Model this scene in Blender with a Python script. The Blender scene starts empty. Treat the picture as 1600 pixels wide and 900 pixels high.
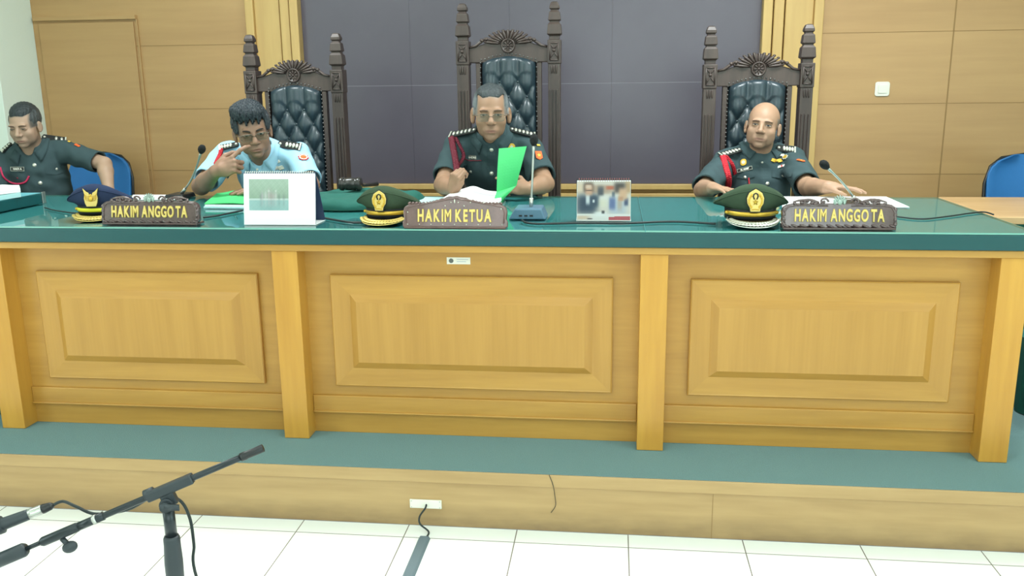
import bpy, bmesh, math, random
import numpy as np
from mathutils import Vector, Matrix
from mathutils.bvhtree import BVHTree
random.seed(4); rng = np.random.default_rng(7)
PI = math.pi
scene = bpy.context.scene
COL = scene.collection

# ---------------------------------------------------------------- camera
CAM = Vector((0.0, -2.9636, 1.278)); FPX = 1368.66
_p, _y, _r = map(math.radians, (12.9606, 6.666, -0.6779))
FW = Vector((-math.sin(_y)*math.cos(_p), math.cos(_y)*math.cos(_p), -math.sin(_p)))
_r0 = Vector((math.cos(_y), math.sin(_y), 0)); _u0 = _r0.cross(FW)
RT = _r0*math.cos(_r) + _u0*math.sin(_r); UP = -_r0*math.sin(_r) + _u0*math.cos(_r)
cd = bpy.data.cameras.new('camera'); cam = bpy.data.objects.new('camera', cd); COL.objects.link(cam)
cd.sensor_width = 36; cd.lens = 36*FPX/1600; cd.clip_start = 0.05; cd.clip_end = 60
m = Matrix((RT, UP, -FW)).transposed().to_4x4(); m.translation = CAM; cam.matrix_world = m
scene.camera = cam

def at(px, py, X=None, Y=None, Z=None):
    """world point on the plane X=, Y= or Z= that is seen at photo pixel px, py"""
    d = FW + RT*((px-800)/FPX) - UP*((py-450)/FPX)
    if Y is not None: t = (Y-CAM.y)/d.y
    elif Z is not None: t = (Z-CAM.z)/d.z
    else: t = (X-CAM.x)/d.x
    return CAM + d*t
def ray(px, py):
    return (FW + RT*((px-800)/FPX) - UP*((py-450)/FPX)).normalized()

# ---------------------------------------------------------------- world, lights, exposure
w = bpy.data.worlds.new('world'); scene.world = w; w.use_nodes = True
w.node_tree.nodes['Background'].inputs[0].default_value = (0.80, 0.92, 1.0, 1)
w.node_tree.nodes['Background'].inputs[1].default_value = 0.25
scene.view_settings.view_transform = 'Standard'; scene.view_settings.look = 'None'
scene.view_settings.gamma = 1; scene.view_settings.use_curve_mapping = False
scene.view_settings.exposure = 0.45
FLOOR = -0.212; CEIL = 2.95
def area(name, loc, size, power, color, rot=(0, 0, 0)):
    l = bpy.data.lights.new(name, 'AREA'); l.shape = 'RECTANGLE'; l.size, l.size_y = size
    l.energy = power; l.color = color
    o = bpy.data.objects.new(name, l); COL.objects.link(o); o.location = loc; o.rotation_euler = rot
    return o
CEIL_LAMPS = [(-2.6, -1.2), (0.0, -1.2), (2.6, -1.2), (-1.9, 0.75), (0.9, 0.75), (-2.6, -3.6), (0.0, -3.6), (2.6, -3.6)]
for lx, ly in CEIL_LAMPS:
    area('ceiling_lamp_light', (lx, ly, CEIL-0.075), (1.15, 0.5), 5 if ly < 0 else (36 if lx < 0 else 53), (0.93, 0.99, 1.0))
# daylight from the side windows, plus an added fill behind the camera
area('window_and_fill_light', (3.9, -2.6, 1.5), (2.4, 1.5), 42, (0.70, 0.92, 1.0), (0, math.radians(90), 0))
area('window_and_fill_light', (-4.3, -2.6, 1.5), (2.4, 1.5), 30, (0.82, 0.97, 1.0), (0, math.radians(-90), 0))

area('window_and_fill_light', (0.3, -5.9, 1.7), (4.5, 1.6), 60, (0.84, 0.95, 1.0), (math.radians(90), 0, 0))  # unseen fill light, added to lift the shade under the overhang

# ---------------------------------------------------------------- materials
def lin(c):
    return tuple(((x/255)/12.92 if x/255 <= 0.04045 else ((x/255+0.055)/1.055)**2.4) for x in c[:3]) + (1,)
def nm(name):
    mt = bpy.data.materials.new(name); mt.use_nodes = True
    nt = mt.node_tree; b = nt.nodes['Principled BSDF']; return mt, nt, b
def solid(name, c, rough=0.5, metal=0, spec=0.5, bump=0, bscale=60, var=0.0, coat=0, sub=0):
    mt, nt, b = nm(name); N = nt.nodes; L = nt.links
    b.inputs['Base Color'].default_value = lin(c); b.inputs['Roughness'].default_value = rough
    b.inputs['Metallic'].default_value = metal; b.inputs['Specular IOR Level'].default_value = spec
    b.inputs['Coat Weight'].default_value = coat
    if sub: b.inputs['Subsurface Weight'].default_value = sub; b.inputs['Subsurface Radius'].default_value = (0.012, 0.005, 0.003)
    tc = N.new('ShaderNodeTexCoord'); no = N.new('ShaderNodeTexNoise'); no.inputs['Scale'].default_value = bscale
    no.inputs['Detail'].default_value = 4; L.new(tc.outputs['Object'], no.inputs['Vector'])
    mx = N.new('ShaderNodeMix'); mx.data_type = 'RGBA'; mx.inputs[6].default_value = lin(c)
    k = 1-var; mx.inputs[7].default_value = tuple(v*k for v in lin(c)[:3])+(1,)
    L.new(no.outputs['Fac'], mx.inputs[0]); L.new(mx.outputs[2], b.inputs['Base Color'])
    if bump:
        bp = N.new('ShaderNodeBump'); bp.inputs['Strength'].default_value = bump; bp.inputs['Distance'].default_value = 0.01
        L.new(no.outputs['Fac'], bp.inputs['Height']); L.new(bp.outputs[0], b.inputs['Normal'])
    return mt
def wood(name, c1, c2, scale=(1, 1, 1), rough=0.35, spec=0.5, bump=0.05, coat=0.0, grain=1.0):
    """stretched noise grain; scale is large across the grain, small along it"""
    mt, nt, b = nm(name); N = nt.nodes; L = nt.links
    tc = N.new('ShaderNodeTexCoord'); mp = N.new('ShaderNodeMapping'); mp.inputs['Scale'].default_value = scale
    L.new(tc.outputs['Object'], mp.inputs[0])
    n1 = N.new('ShaderNodeTexNoise'); n1.inputs['Scale'].default_value = 1.6; n1.inputs['Detail'].default_value = 6; n1.inputs['Distortion'].default_value = 0.6*grain
    n2 = N.new('ShaderNodeTexNoise'); n2.inputs['Scale'].default_value = 9; n2.inputs['Detail'].default_value = 3
    L.new(mp.outputs[0], n1.inputs['Vector']); L.new(mp.outputs[0], n2.inputs['Vector'])
    ad = N.new('ShaderNodeMath'); ad.operation = 'MULTIPLY_ADD'; ad.inputs[1].default_value = 0.45; 
    L.new(n2.outputs['Fac'], ad.inputs[0]); L.new(n1.outputs['Fac'], ad.inputs[2])
    rp = N.new('ShaderNodeValToRGB'); rp.color_ramp.elements[0].position = 0.45; rp.color_ramp.elements[1].position = 0.95
    rp.color_ramp.elements[0].color = lin(c1); rp.color_ramp.elements[1].color = lin(c2)
    L.new(ad.outputs[0], rp.inputs[0]); L.new(rp.outputs[0], b.inputs['Base Color'])
    b.inputs['Roughness'].default_value = rough; b.inputs['Specular IOR Level'].default_value = spec; b.inputs['Coat Weight'].default_value = coat
    bp = N.new('ShaderNodeBump'); bp.inputs['Strength'].default_value = bump; bp.inputs['Distance'].default_value = 0.004
    L.new(ad.outputs[0], bp.inputs['Height']); L.new(bp.outputs[0], b.inputs['Normal'])
    return mt
def vcol(name, rough=0.5, spec=0.4, sub=0):
    mt, nt, b = nm(name); a = nt.nodes.new('ShaderNodeAttribute'); a.attribute_name = 'Col'
    nt.links.new(a.outputs['Color'], b.inputs['Base Color']); b.inputs['Roughness'].default_value = rough
    b.inputs['Specular IOR Level'].default_value = spec
    if sub: b.inputs['Subsurface Weight'].default_value = sub; b.inputs['Subsurface Radius'].default_value = (0.012, 0.005, 0.003); b.inputs['Subsurface Scale'].default_value = 0.6
    return mt
def clear(name, tint=(225, 240, 236), ior=1.5, rough=0.02, alpha=1.0):
    """thin clear sheet: what is not reflected passes straight through"""
    mt = bpy.data.materials.new(name); mt.use_nodes = True; nt = mt.node_tree; nt.nodes.clear(); N = nt.nodes; L = nt.links
    o = N.new('ShaderNodeOutputMaterial'); t = N.new('ShaderNodeBsdfTransparent'); g = N.new('ShaderNodeBsdfGlossy')
    f = N.new('ShaderNodeFresnel'); f.inputs[0].default_value = ior; mx = N.new('ShaderNodeMixShader')
    t.inputs[0].default_value = lin(tint); g.inputs['Roughness'].default_value = rough
    ge = N.new('ShaderNodeNewGeometry'); iv = N.new('ShaderNodeMath'); iv.operation = 'SUBTRACT'; iv.inputs[0].default_value = 1.0; L.new(ge.outputs['Backfacing'], iv.inputs[1])
    mu = N.new('ShaderNodeMath'); mu.operation = 'MULTIPLY'; L.new(f.outputs[0], mu.inputs[0]); L.new(iv.outputs[0], mu.inputs[1])
    L.new(mu.outputs[0], mx.inputs[0]); L.new(t.outputs[0], mx.inputs[1]); L.new(g.outputs[0], mx.inputs[2]); L.new(mx.outputs[0], o.inputs[0])
    return mt
M = {}
M['bench_h'] = wood('bench wood, grain across', (172, 125, 54), (190, 142, 66), (0.7, 5, 9), 0.36)
M['bench_v'] = wood('bench wood, upright grain', (173, 126, 56), (187, 139, 66), (12, 5, 0.5), 0.36)
M['post'] = wood('pillar wood', (184, 130, 50), (203, 150, 62), (6, 6, 0.5), 0.33)
M['wall_wood'] = wood('wall veneer', (170, 132, 86), (186, 148, 98), (0.25, 1, 3.0), 0.42, bump=0.02, grain=0.4)
M['trim_wood'] = wood('wall moulding wood', (190, 154, 94), (206, 172, 108), (4, 4, 0.4), 0.4)
M['dark_panel'] = wood('dark wall panel', (84, 78, 88), (92, 86, 96), (0.6, 1, 0.6), 0.30, bump=0.015, grain=0.3)
M['chair_wood'] = wood('dark carved wood', (52, 42, 38), (76, 62, 56), (7, 7, 1.2), 0.42, bump=0.12, coat=0.0)
M['leather'] = solid('dark teal black leather', (34, 50, 58), 0.36, bump=0.08, bscale=220, spec=0.6, coat=0.15)
M['nail'] = solid('nail heads', (120, 120, 118), 0.3, metal=0.9)
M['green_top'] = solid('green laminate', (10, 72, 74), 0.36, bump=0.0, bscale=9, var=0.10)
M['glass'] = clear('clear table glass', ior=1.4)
M['green_lit'] = solid('green laminate under the glass', (96, 162, 172), 0.5, spec=0.15, bscale=9, var=0.10)  # brightened copy of the bench green; overhead light on the top put into colour
M['glass_edge'] = solid('pale green glass edge', (120, 172, 158), 0.15)
M['carpet'] = solid('grey green carpet', (124, 156, 158), 0.95, spec=0.1, bump=0.4, bscale=260, var=0.22)
M['white_wall'] = solid('white painted wall', (224, 233, 220), 0.8, bump=0.02, bscale=90, var=0.03)
M['white'] = solid('white plastic', (228, 226, 212), 0.4)
M['black'] = solid('black plastic', (20, 22, 24), 0.4)
M['black_matte'] = solid('black foam', (14, 15, 16), 0.9, bump=0.4, bscale=400)
M['cable'] = solid('dark cable', (22, 34, 34), 0.5)
M['steel'] = solid('brushed steel', (186, 186, 180), 0.3, metal=0.9)
M['gold'] = solid('gold', (214, 172, 62), 0.34, metal=0.55, bump=0.15, bscale=300)
M['gold_letter'] = solid('gold lettering', (216, 188, 104), 0.4, metal=0.15)
M['silver'] = solid('silver', (214, 214, 200), 0.28, metal=0.5)
M['plate_wood'] = wood('nameplate wood', (88, 62, 58), (110, 80, 74), (14, 14, 14), 0.3, bump=0.2, coat=0.5)
M['plate_dark'] = wood('dark nameplate wood', (70, 50, 50), (94, 72, 70), (14, 14, 14), 0.24, bump=0.2, coat=0.8)
M['army'] = solid('dark green uniform cloth', (62, 80, 83), 0.85, spec=0.2, bump=0.15, bscale=500, var=0.12)
M['blue_shirt'] = solid('pale blue shirt cloth', (160, 204, 226), 0.85, spec=0.2, bump=0.1, bscale=500, var=0.06)
M['trouser'] = solid('dark trouser cloth', (30, 36, 40), 0.9, bump=0.1, bscale=400)
M['shoe'] = solid('black shoe leather', (14, 14, 15), 0.25)
M['hat_green'] = solid('olive cap cloth', (62, 78, 60), 0.9, spec=0.15, bump=0.15, bscale=600, var=0.1)
M['hat_navy'] = solid('navy cap cloth', (44, 54, 80), 0.9, spec=0.15, bump=0.15, bscale=600, var=0.1)
M['hat_band'] = solid('black cap band', (24, 28, 26), 0.8)
M['visor'] = solid('black patent visor', (12, 14, 15), 0.12)
M['yellow'] = solid('yellow cap stripe', (228, 222, 40), 0.5)
M['paper'] = solid('white paper', (236, 240, 238), 0.75, var=0.02)
M['paper_blue'] = solid('pale blue paper', (176, 214, 214), 0.75, var=0.03)
M['folder'] = solid('bright green card folder', (66, 190, 108), 0.6, bump=0.05, bscale=30, var=0.08)
M['cloth_green'] = solid('dark green cloth', (18, 92, 80), 0.85, bump=0.2, bscale=60, var=0.15)
M['blue_plastic'] = solid('blue upholstery', (36, 110, 172), 0.6, bump=0.2, bscale=400, var=0.08)
M['red'] = solid('red cord', (196, 26, 44), 0.6, bump=0.6, bscale=220)
M['maroon'] = solid('maroon cord', (112, 22, 44), 0.6, bump=0.6, bscale=220)
M['pink'] = solid('pink red cord', (206, 48, 92), 0.6, bump=0.6, bscale=220)
M['orange'] = solid('orange patch', (232, 98, 42), 0.7)
M['yellow_thread'] = solid('yellow embroidery', (240, 190, 70), 0.7)
M['tag'] = solid('black name tag', (18, 22, 24), 0.25)
M['skin'] = vcol('skin', 0.5, 0.35, 0.05)
M['hairs'] = vcol('hair strands', 0.5, 0.35)
def strands():
    nt = M['hairs'].node_tree; N = nt.nodes; L = nt.links; b = N['Principled BSDF']; tc = N.new('ShaderNodeTexCoord'); mp = N.new('ShaderNodeMapping'); mp.inputs['Scale'].default_value = (330, 330, 60)
    no = N.new('ShaderNodeTexNoise'); no.inputs['Scale'].default_value = 1.0; no.inputs['Detail'].default_value = 3; L.new(tc.outputs['Object'], mp.inputs[0]); L.new(mp.outputs[0], no.inputs[0])
    bp = N.new('ShaderNodeBump'); bp.inputs['Strength'].default_value = 0.6; bp.inputs['Distance'].default_value = 0.004; L.new(no.outputs[0], bp.inputs['Height']); L.new(bp.outputs[0], b.inputs['Normal'])
strands()
M['print'] = vcol('printed picture', 0.45, 0.3)
M['hair'] = solid('black hair', (40, 46, 50), 0.5, bump=0.8, bscale=160, var=0.3)
M['hair_grey'] = solid('greying hair', (84, 90, 92), 0.6, bump=0.8, bscale=200, var=0.55)
M['hair_thin'] = solid('thin cropped hair', (118, 104, 90), 0.7, bump=0.5, bscale=240, var=0.4)
M['eye_white'] = solid('eye white', (158, 148, 138), 0.25)
M['iris'] = solid('dark iris', (24, 18, 16), 0.15)
M['brow'] = solid('eyebrow', (46, 38, 34), 0.8); M['brow_soft'] = solid('soft eyebrow', (98, 76, 62), 0.8)
M['lens'] = clear('spectacle lens', (216, 220, 212), 1.75, 0.12)
M['frame'] = solid('spectacle frame', (120, 110, 96), 0.3, metal=0.6)
M['crystal'] = solid('silvery crest', (150, 168, 158), 0.15, metal=0.3, bump=0.4, bscale=120)
M['mic_blue'] = solid('blue grey microphone base', (84, 116, 136), 0.35)
M['grey_strip'] = solid('grey floor strip', (96, 112, 120), 0.5)
M['gavel'] = wood('gavel wood', (30, 30, 30), (58, 54, 50), (20, 20, 20), 0.25)

def tile_mat():
    mt, nt, b = nm('white floor tiles'); N = nt.nodes; L = nt.links
    tc = N.new('ShaderNodeTexCoord'); sp = N.new('ShaderNodeSeparateXYZ'); L.new(tc.outputs['Object'], sp.inputs[0])
    def line(o, off):
        a = N.new('ShaderNodeMath'); a.operation = 'ADD'; a.inputs[1].default_value = off; L.new(o, a.inputs[0])
        s = N.new('ShaderNodeMath'); s.operation = 'DIVIDE'; s.inputs[1].default_value = 0.3795; L.new(a.outputs[0], s.inputs[0])
        f = N.new('ShaderNodeMath'); f.operation = 'FRACT'; L.new(s.outputs[0], f.inputs[0])
        c = N.new('ShaderNodeMath'); c.operation = 'COMPARE'; c.inputs[1].default_value = 0.5; c.inputs[2].default_value = 0.0048
        L.new(f.outputs[0], c.inputs[0]); return c.outputs[0]
    h = 0.3795/2
    lx = line(sp.outputs[0], 40*0.3795 - 0.067 + h); ly = line(sp.outputs[1], 40*0.3795 + 0.31 + h)
    mxx = N.new('ShaderNodeMath'); mxx.operation = 'MAXIMUM'; L.new(lx, mxx.inputs[0]); L.new(ly, mxx.inputs[1])
    mix = N.new('ShaderNodeMix'); mix.data_type = 'RGBA'; mix.inputs[6].default_value = lin((240, 242, 238)); mix.inputs[7].default_value = lin((120, 112, 104))
    L.new(mxx.outputs[0], mix.inputs[0]); L.new(mix.outputs[2], b.inputs['Base Color']); b.inputs['Roughness'].default_value = 0.14
    return mt
M['tiles'] = tile_mat()
def lamp_mat():
    mt, nt, b = nm('lamp diffuser'); b.inputs['Emission Color'].default_value = (0.94, 1, 0.97, 1); b.inputs['Emission Strength'].default_value = 3.5
    b.inputs['Base Color'].default_value = (0.9, 0.9, 0.9, 1); return mt
M['lamp'] = lamp_mat()

# ---------------------------------------------------------------- object helpers
OFF = {}
def tag(o, label=None, cat=None, group=None, kind=None):
    if label: o['label'] = label
    if cat: o['category'] = cat
    if group: o['group'] = group
    if kind: o['kind'] = kind
    return o
def thing(name, loc, label, cat, group=None):
    o = bpy.data.objects.new(name, None); o.empty_display_size = 0.1; COL.objects.link(o)
    o.location = loc; OFF[o] = Vector(loc); return tag(o, label, cat, group)
def link(name, me, mat, parent=None, origin=None, smooth=False):
    """me is in world coordinates; it is shifted into its parent's frame (or onto its own origin)"""
    off = Vector((0, 0, 0))
    if parent is not None: off = OFF[parent]
    elif origin is not None: off = Vector(origin)
    me.transform(Matrix.Translation(-off))
    me.materials.clear()
    for mm in (mat if isinstance(mat, (list, tuple)) else [mat]): me.materials.append(mm)
    if smooth:
        me.polygons.foreach_set('use_smooth', [True]*len(me.polygons))
    o = bpy.data.objects.new(name, me); COL.objects.link(o)
    if parent is not None: o.parent = parent
    elif origin is not None: o.location = off
    OFF[o] = off
    return o
def bev(o, wdt=0.004, seg=2):
    b = o.modifiers.new('bevel', 'BEVEL'); b.width = wdt; b.segments = seg; b.limit_method = 'ANGLE'; b.angle_limit = 0.6
    return o
class MB:
    """collects shapes in one bmesh, world coordinates"""
    def __init__(s): s.bm = bmesh.new()
    def box(s, x0, x1, y0, y1, z0, z1):
        r = bmesh.ops.create_cube(s.bm, size=1)
        bmesh.ops.transform(s.bm, matrix=Matrix.Translation(((x0+x1)/2, (y0+y1)/2, (z0+z1)/2)) @ Matrix.Diagonal((x1-x0, y1-y0, z1-z0, 1)), verts=r['verts'])
        return s
    def obox(s, c, ax, ay, az, sx, sy, sz):
        r = bmesh.ops.create_cube(s.bm, size=1)
        mm = Matrix((Vector(ax).normalized()*sx, Vector(ay).normalized()*sy, Vector(az).normalized()*sz)).transposed().to_4x4(); mm.translation = Vector(c)
        bmesh.ops.transform(s.bm, matrix=mm, verts=r['verts']); return s
    def ball(s, c, r, seg=12, rot=None):
        rr = r if isinstance(r, (tuple, list)) else (r, r, r)
        q = bmesh.ops.create_uvsphere(s.bm, u_segments=seg, v_segments=max(6, seg*2//3), radius=1)
        mm = Matrix.Translation(Vector(c)) @ (rot.to_4x4() if rot else Matrix.Identity(4)) @ Matrix.Diagonal((*rr, 1))
        bmesh.ops.transform(s.bm, matrix=mm, verts=q['verts']); return s
    def tube(s, pts, r, seg=8, cap=True):
        pts = [Vector(p) for p in pts]; n = len(pts); rs = r if isinstance(r, (list, tuple)) else [r]*n
        rings = []; up = None
        for i, p in enumerate(pts):
            t = (pts[min(i+1, n-1)] - pts[max(i-1, 0)]).normalized()
            if up is None:
                up = Vector((0, 0, 1)) if abs(t.z) < 0.9 else Vector((1, 0, 0))
            a = t.cross(up)
            a = a.normalized() if a.length > 1e-6 else t.orthogonal().normalized()
            b = a.cross(t).normalized(); up = b
            rings.append([s.bm.verts.new(p + (a*math.cos(2*PI*k/seg) + b*math.sin(2*PI*k/seg))*rs[i]) for k in range(seg)])
        for i in range(n-1):
            for k in range(seg):
                s.bm.faces.new((rings[i][k], rings[i][(k+1) % seg], rings[i+1][(k+1) % seg], rings[i+1][k]))
        if cap:
            s.bm.faces.new(rings[0][::-1]); s.bm.faces.new(rings[-1])
        return s
    def lathe(s, c, prof, seg=20, axis='Z', frame=None):
        """prof: (radius, height) from bottom to top"""
        c = Vector(c); rings = []
        if frame: ax, ay, az = frame
        else: ax, ay, az = {'Z': (Vector((1, 0, 0)), Vector((0, 1, 0)), Vector((0, 0, 1))), 'Y': (Vector((1, 0, 0)), Vector((0, 0, -1)), Vector((0, 1, 0))), 'X': (Vector((0, 1, 0)), Vector((0, 0, 1)), Vector((1, 0, 0)))}[axis]
        for r, h in prof:
            rings.append([s.bm.verts.new(c + az*h + (ax*math.cos(2*PI*k/seg) + ay*math.sin(2*PI*k/seg))*max(r, 1e-5)) for k in range(seg)])
        for i in range(len(rings)-1):
            for k in range(seg): s.bm.faces.new((rings[i][k], rings[i][(k+1) % seg], rings[i+1][(k+1) % seg], rings[i+1][k]))
        s.bm.faces.new(rings[0][::-1]); s.bm.faces.new(rings[-1]); return s
    def prism(s, pts, o, ax, ay, az, depth):
        """2D outline pts in the plane (ax, ay) at o, pushed along az by depth"""
        o, ax, ay, az = Vector(o), Vector(ax), Vector(ay), Vector(az)
        v0 = [s.bm.verts.new(o + ax*p[0] + ay*p[1]) for p in pts]
        v1 = [s.bm.verts.new(o + ax*p[0] + ay*p[1] + az*depth) for p in pts]
        n = len(pts)
        s.bm.faces.new(v0[::-1]); s.bm.faces.new(v1)
        for i in range(n): s.bm.faces.new((v0[i], v0[(i+1) % n], v1[(i+1) % n], v1[i]))
        return s
    def grid(s, P, closed=False):
        """P: list of rows of points"""
        V = [[s.bm.verts.new(Vector(p)) for p in row] for row in P]
        for i in range(len(V)-1):
            nn = len(V[0])
            for j in range(nn if closed else nn-1):
                s.bm.faces.new((V[i][j], V[i][(j+1) % nn], V[i+1][(j+1) % nn], V[i+1][j]))
        return s
    def sheet(s, P, n, t):
        """closed thin sheet of thickness t along -n under the grid P"""
        n = Vector(n)*t; A = [[Vector(p) for p in r] for r in P]; B = [[p-n for p in r] for r in A]
        VA = [[s.bm.verts.new(p) for p in r] for r in A]; VB = [[s.bm.verts.new(p) for p in r] for r in B]
        R, C = len(A), len(A[0])
        for i in range(R-1):
            for j in range(C-1):
                s.bm.faces.new((VA[i][j], VA[i][j+1], VA[i+1][j+1], VA[i+1][j])); s.bm.faces.new((VB[i][j], VB[i+1][j], VB[i+1][j+1], VB[i][j+1]))
        for i in range(R-1):
            for j in (0, C-1): s.bm.faces.new((VA[i][j], VA[i+1][j], VB[i+1][j], VB[i][j]))
        for j in range(C-1):
            for i in (0, R-1): s.bm.faces.new((VA[i][j], VA[i][j+1], VB[i][j+1], VB[i][j]))
        return s
    def mesh(s, name='m'):
        bmesh.ops.recalc_face_normals(s.bm, faces=s.bm.faces); me = bpy.data.meshes.new(name); s.bm.to_mesh(me); s.bm.free(); return me
    def out(s, name, mat, parent=None, origin=None, smooth=False):
        return link(name, s.mesh(name), mat, parent, origin, smooth)
def struct(name, me_or_mb, mat):
    o = me_or_mb.out(name, mat); o['kind'] = 'structure'; return o
def text_mesh(body, size, extrude=0.002, offset=0.0, sx=1.0, spacing=1.0, bevel=0.0):
    c = bpy.data.curves.new('lettering', 'FONT'); c.body = body; c.size = size; c.extrude = extrude; c.offset = offset
    c.bevel_depth = bevel; c.bevel_resolution = 1
    c.align_x = 'CENTER'; c.align_y = 'CENTER'; c.space_character = spacing; c.resolution_u = 4
    o = bpy.data.objects.new('lettering', c); COL.objects.link(o)
    dg = bpy.context.evaluated_depsgraph_get(); me = bpy.data.meshes.new_from_object(o.evaluated_get(dg))
    bpy.data.objects.remove(o); me.transform(Matrix.Diagonal((sx, 1, 1, 1))); return me
def text_on(name, body, size, o, ax, ay, az, mat, parent, **k):
    me = text_mesh(body, size, **k)
    mm = Matrix((Vector(ax).normalized(), Vector(ay).normalized(), Vector(az).normalized())).transposed().to_4x4(); mm.translation = Vector(o)
    me.transform(mm); return link(name, me, mat, parent)
def picture(name, o, ax, ay, w_, h_, nx, ny, func, parent, mat=None):
    """a printed picture: flat grid whose faces carry the print's colours"""
    o, ax, ay = Vector(o), Vector(ax).normalized(), Vector(ay).normalized()
    vs = [o + ax*(w_*i/nx) + ay*(h_*j/ny) for j in range(ny+1) for i in range(nx+1)]
    fs = [(j*(nx+1)+i, j*(nx+1)+i+1, (j+1)*(nx+1)+i+1, (j+1)*(nx+1)+i) for j in range(ny) for i in range(nx)]
    me = bpy.data.meshes.new(name); me.from_pydata(vs, [], fs)
    U_, V_ = np.meshgrid((np.arange(nx)+.5)/nx, (np.arange(ny)+.5)/ny); c = func(U_, V_)
    c = np.clip(c, 0, 255)/255; c = np.where(c <= .04045, c/12.92, ((c+.055)/1.055)**2.4)
    ca = me.color_attributes.new('Col', 'FLOAT_COLOR', 'CORNER')
    d = np.ones((nx*ny, 4, 4), np.float32); d[:, :, :3] = c.reshape(-1, 1, 3); ca.data.foreach_set('color', d.ravel())
    return link(name, me, mat or M['print'], parent)

# ================================================================ the room
WALL_Y = 2.7
XL, XR, YB = -4.5, 4.2, -6.0
mb = MB(); mb.box(XL, XR, YB, -0.2252, FLOOR-0.05, FLOOR); struct('floor', mb, M['tiles'])
mb = MB(); mb.box(XL, XR, YB, WALL_Y+0.1, CEIL, CEIL+0.05); struct('ceiling', mb, M['white_wall'])
mb = MB(); mb.box(XL-0.1, XL, YB, WALL_Y+0.1, FLOOR, CEIL); struct('wall_left', mb, M['white_wall'])
mb = MB(); mb.box(XR, XR+0.1, YB, WALL_Y+0.1, FLOOR, CEIL); struct('wall_right', mb, M['white_wall'])
mb = MB(); mb.box(XL, XR, YB-0.1, YB, FLOOR, CEIL); struct('wall_rear', mb, M['white_wall'])
mb = MB(); mb.box(XL, -2.36, WALL_Y, WALL_Y+0.1, FLOOR, CEIL); mb.box(1.16, XR, WALL_Y, WALL_Y+0.1, FLOOR, CEIL)
mb.box(-2.36, 1.16, WALL_Y+0.06, WALL_Y+0.1, FLOOR, CEIL)
struct('wall_back', mb, M['wall_wood'])
# thin joints between the veneer sheets of the back wall
M['joint'] = solid('veneer joint', (146, 114, 70), 0.7)
mb = MB()
mb.box(1.988, 1.996, WALL_Y-0.0015, WALL_Y+0.01, 0.0, CEIL)
for z in (0.723, 1.149, 1.568, 1.99): mb.box(1.2, XR, WALL_Y-0.0012, WALL_Y+0.01, z-0.0018, z+0.0018)
for z in (0.75, 1.157, 1.565, 1.99): mb.box(-3.8, -2.36, WALL_Y-0.0012, WALL_Y+0.01, z-0.0022, z+0.0022)
struct('trim_1', mb, M['joint'])
# white column in the left corner
mb = MB(); mb.box(XL, -3.843, 2.30, WALL_Y, 0, CEIL); bev(struct('wall_corner', mb, M['white_wall']), 0.004)
# dark panelled field with mouldings at both sides
mb = MB()
xs = (-2.005, -1.30, -0.66, -0.02, 0.878); zs = (0.66, 1.291, 2.05, CEIL)
for i in range(4):
    for j in range(3):
        mb.box(xs[i]+0.0004, xs[i+1]-0.0004, WALL_Y+0.02, WALL_Y+0.06, zs[j]+0.0014, zs[j+1]-0.0014)
struct('wall_panel', mb, M['dark_panel'])
mb = MB(); mb.box(-2.0, 0.875, WALL_Y+0.0207, WALL_Y+0.06, 1.285, 1.297); struct('wall_seam', mb, solid('pale panel seam', (140, 134, 142), 0.6))
for n, s, x in ((2, 1, -2.005), (3, -1, 0.878)):
    mb = MB()
    for a, b, d in ((0, 0.055, 0.05), (0.065, 0.125, 0.03), (0.135, 0.30, 0.012), (0.30, 0.355, 0.035)):
        xa, xb = x - s*a, x - s*b
        mb.box(min(xa, xb), max(xa, xb), WALL_Y-d, WALL_Y+0.06, 0, CEIL)
    bev(struct('trim_%d' % n, mb, M['trim_wood']), 0.005, 2)
mb = MB(); mb.box(-2.0, 0.875, WALL_Y-0.012, WALL_Y+0.06, 0.625, 0.66); mb.box(-2.0, 0.875, WALL_Y+0.03, WALL_Y+0.06, 0.60, 0.625)
mb.box(-2.0, 0.875, WALL_Y-0.004, WALL_Y+0.06, 0.0, 0.60)
bev(struct('trim_4', mb, M['trim_wood']), 0.004, 2)
# flush door in the left of the back wall
dr = thing('door_1', (-3.12, WALL_Y, 0), None, None); dr['kind'] = 'structure'
mb = MB(); mb.box(-3.80, -3.135, WALL_Y-0.012, WALL_Y-0.0005, 0.02, 1.72); bev(mb.out('door_leaf', M['wall_wood'], dr), 0.002)
mb = MB(); mb.box(-3.825, -3.11, WALL_Y-0.028, WALL_Y-0.0005, 1.735, 1.76); mb.box(-3.114, -3.106, WALL_Y-0.013, WALL_Y-0.0005, 0.02, 1.735); mb.out('door_stop', M['wall_wood'], dr)
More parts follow.
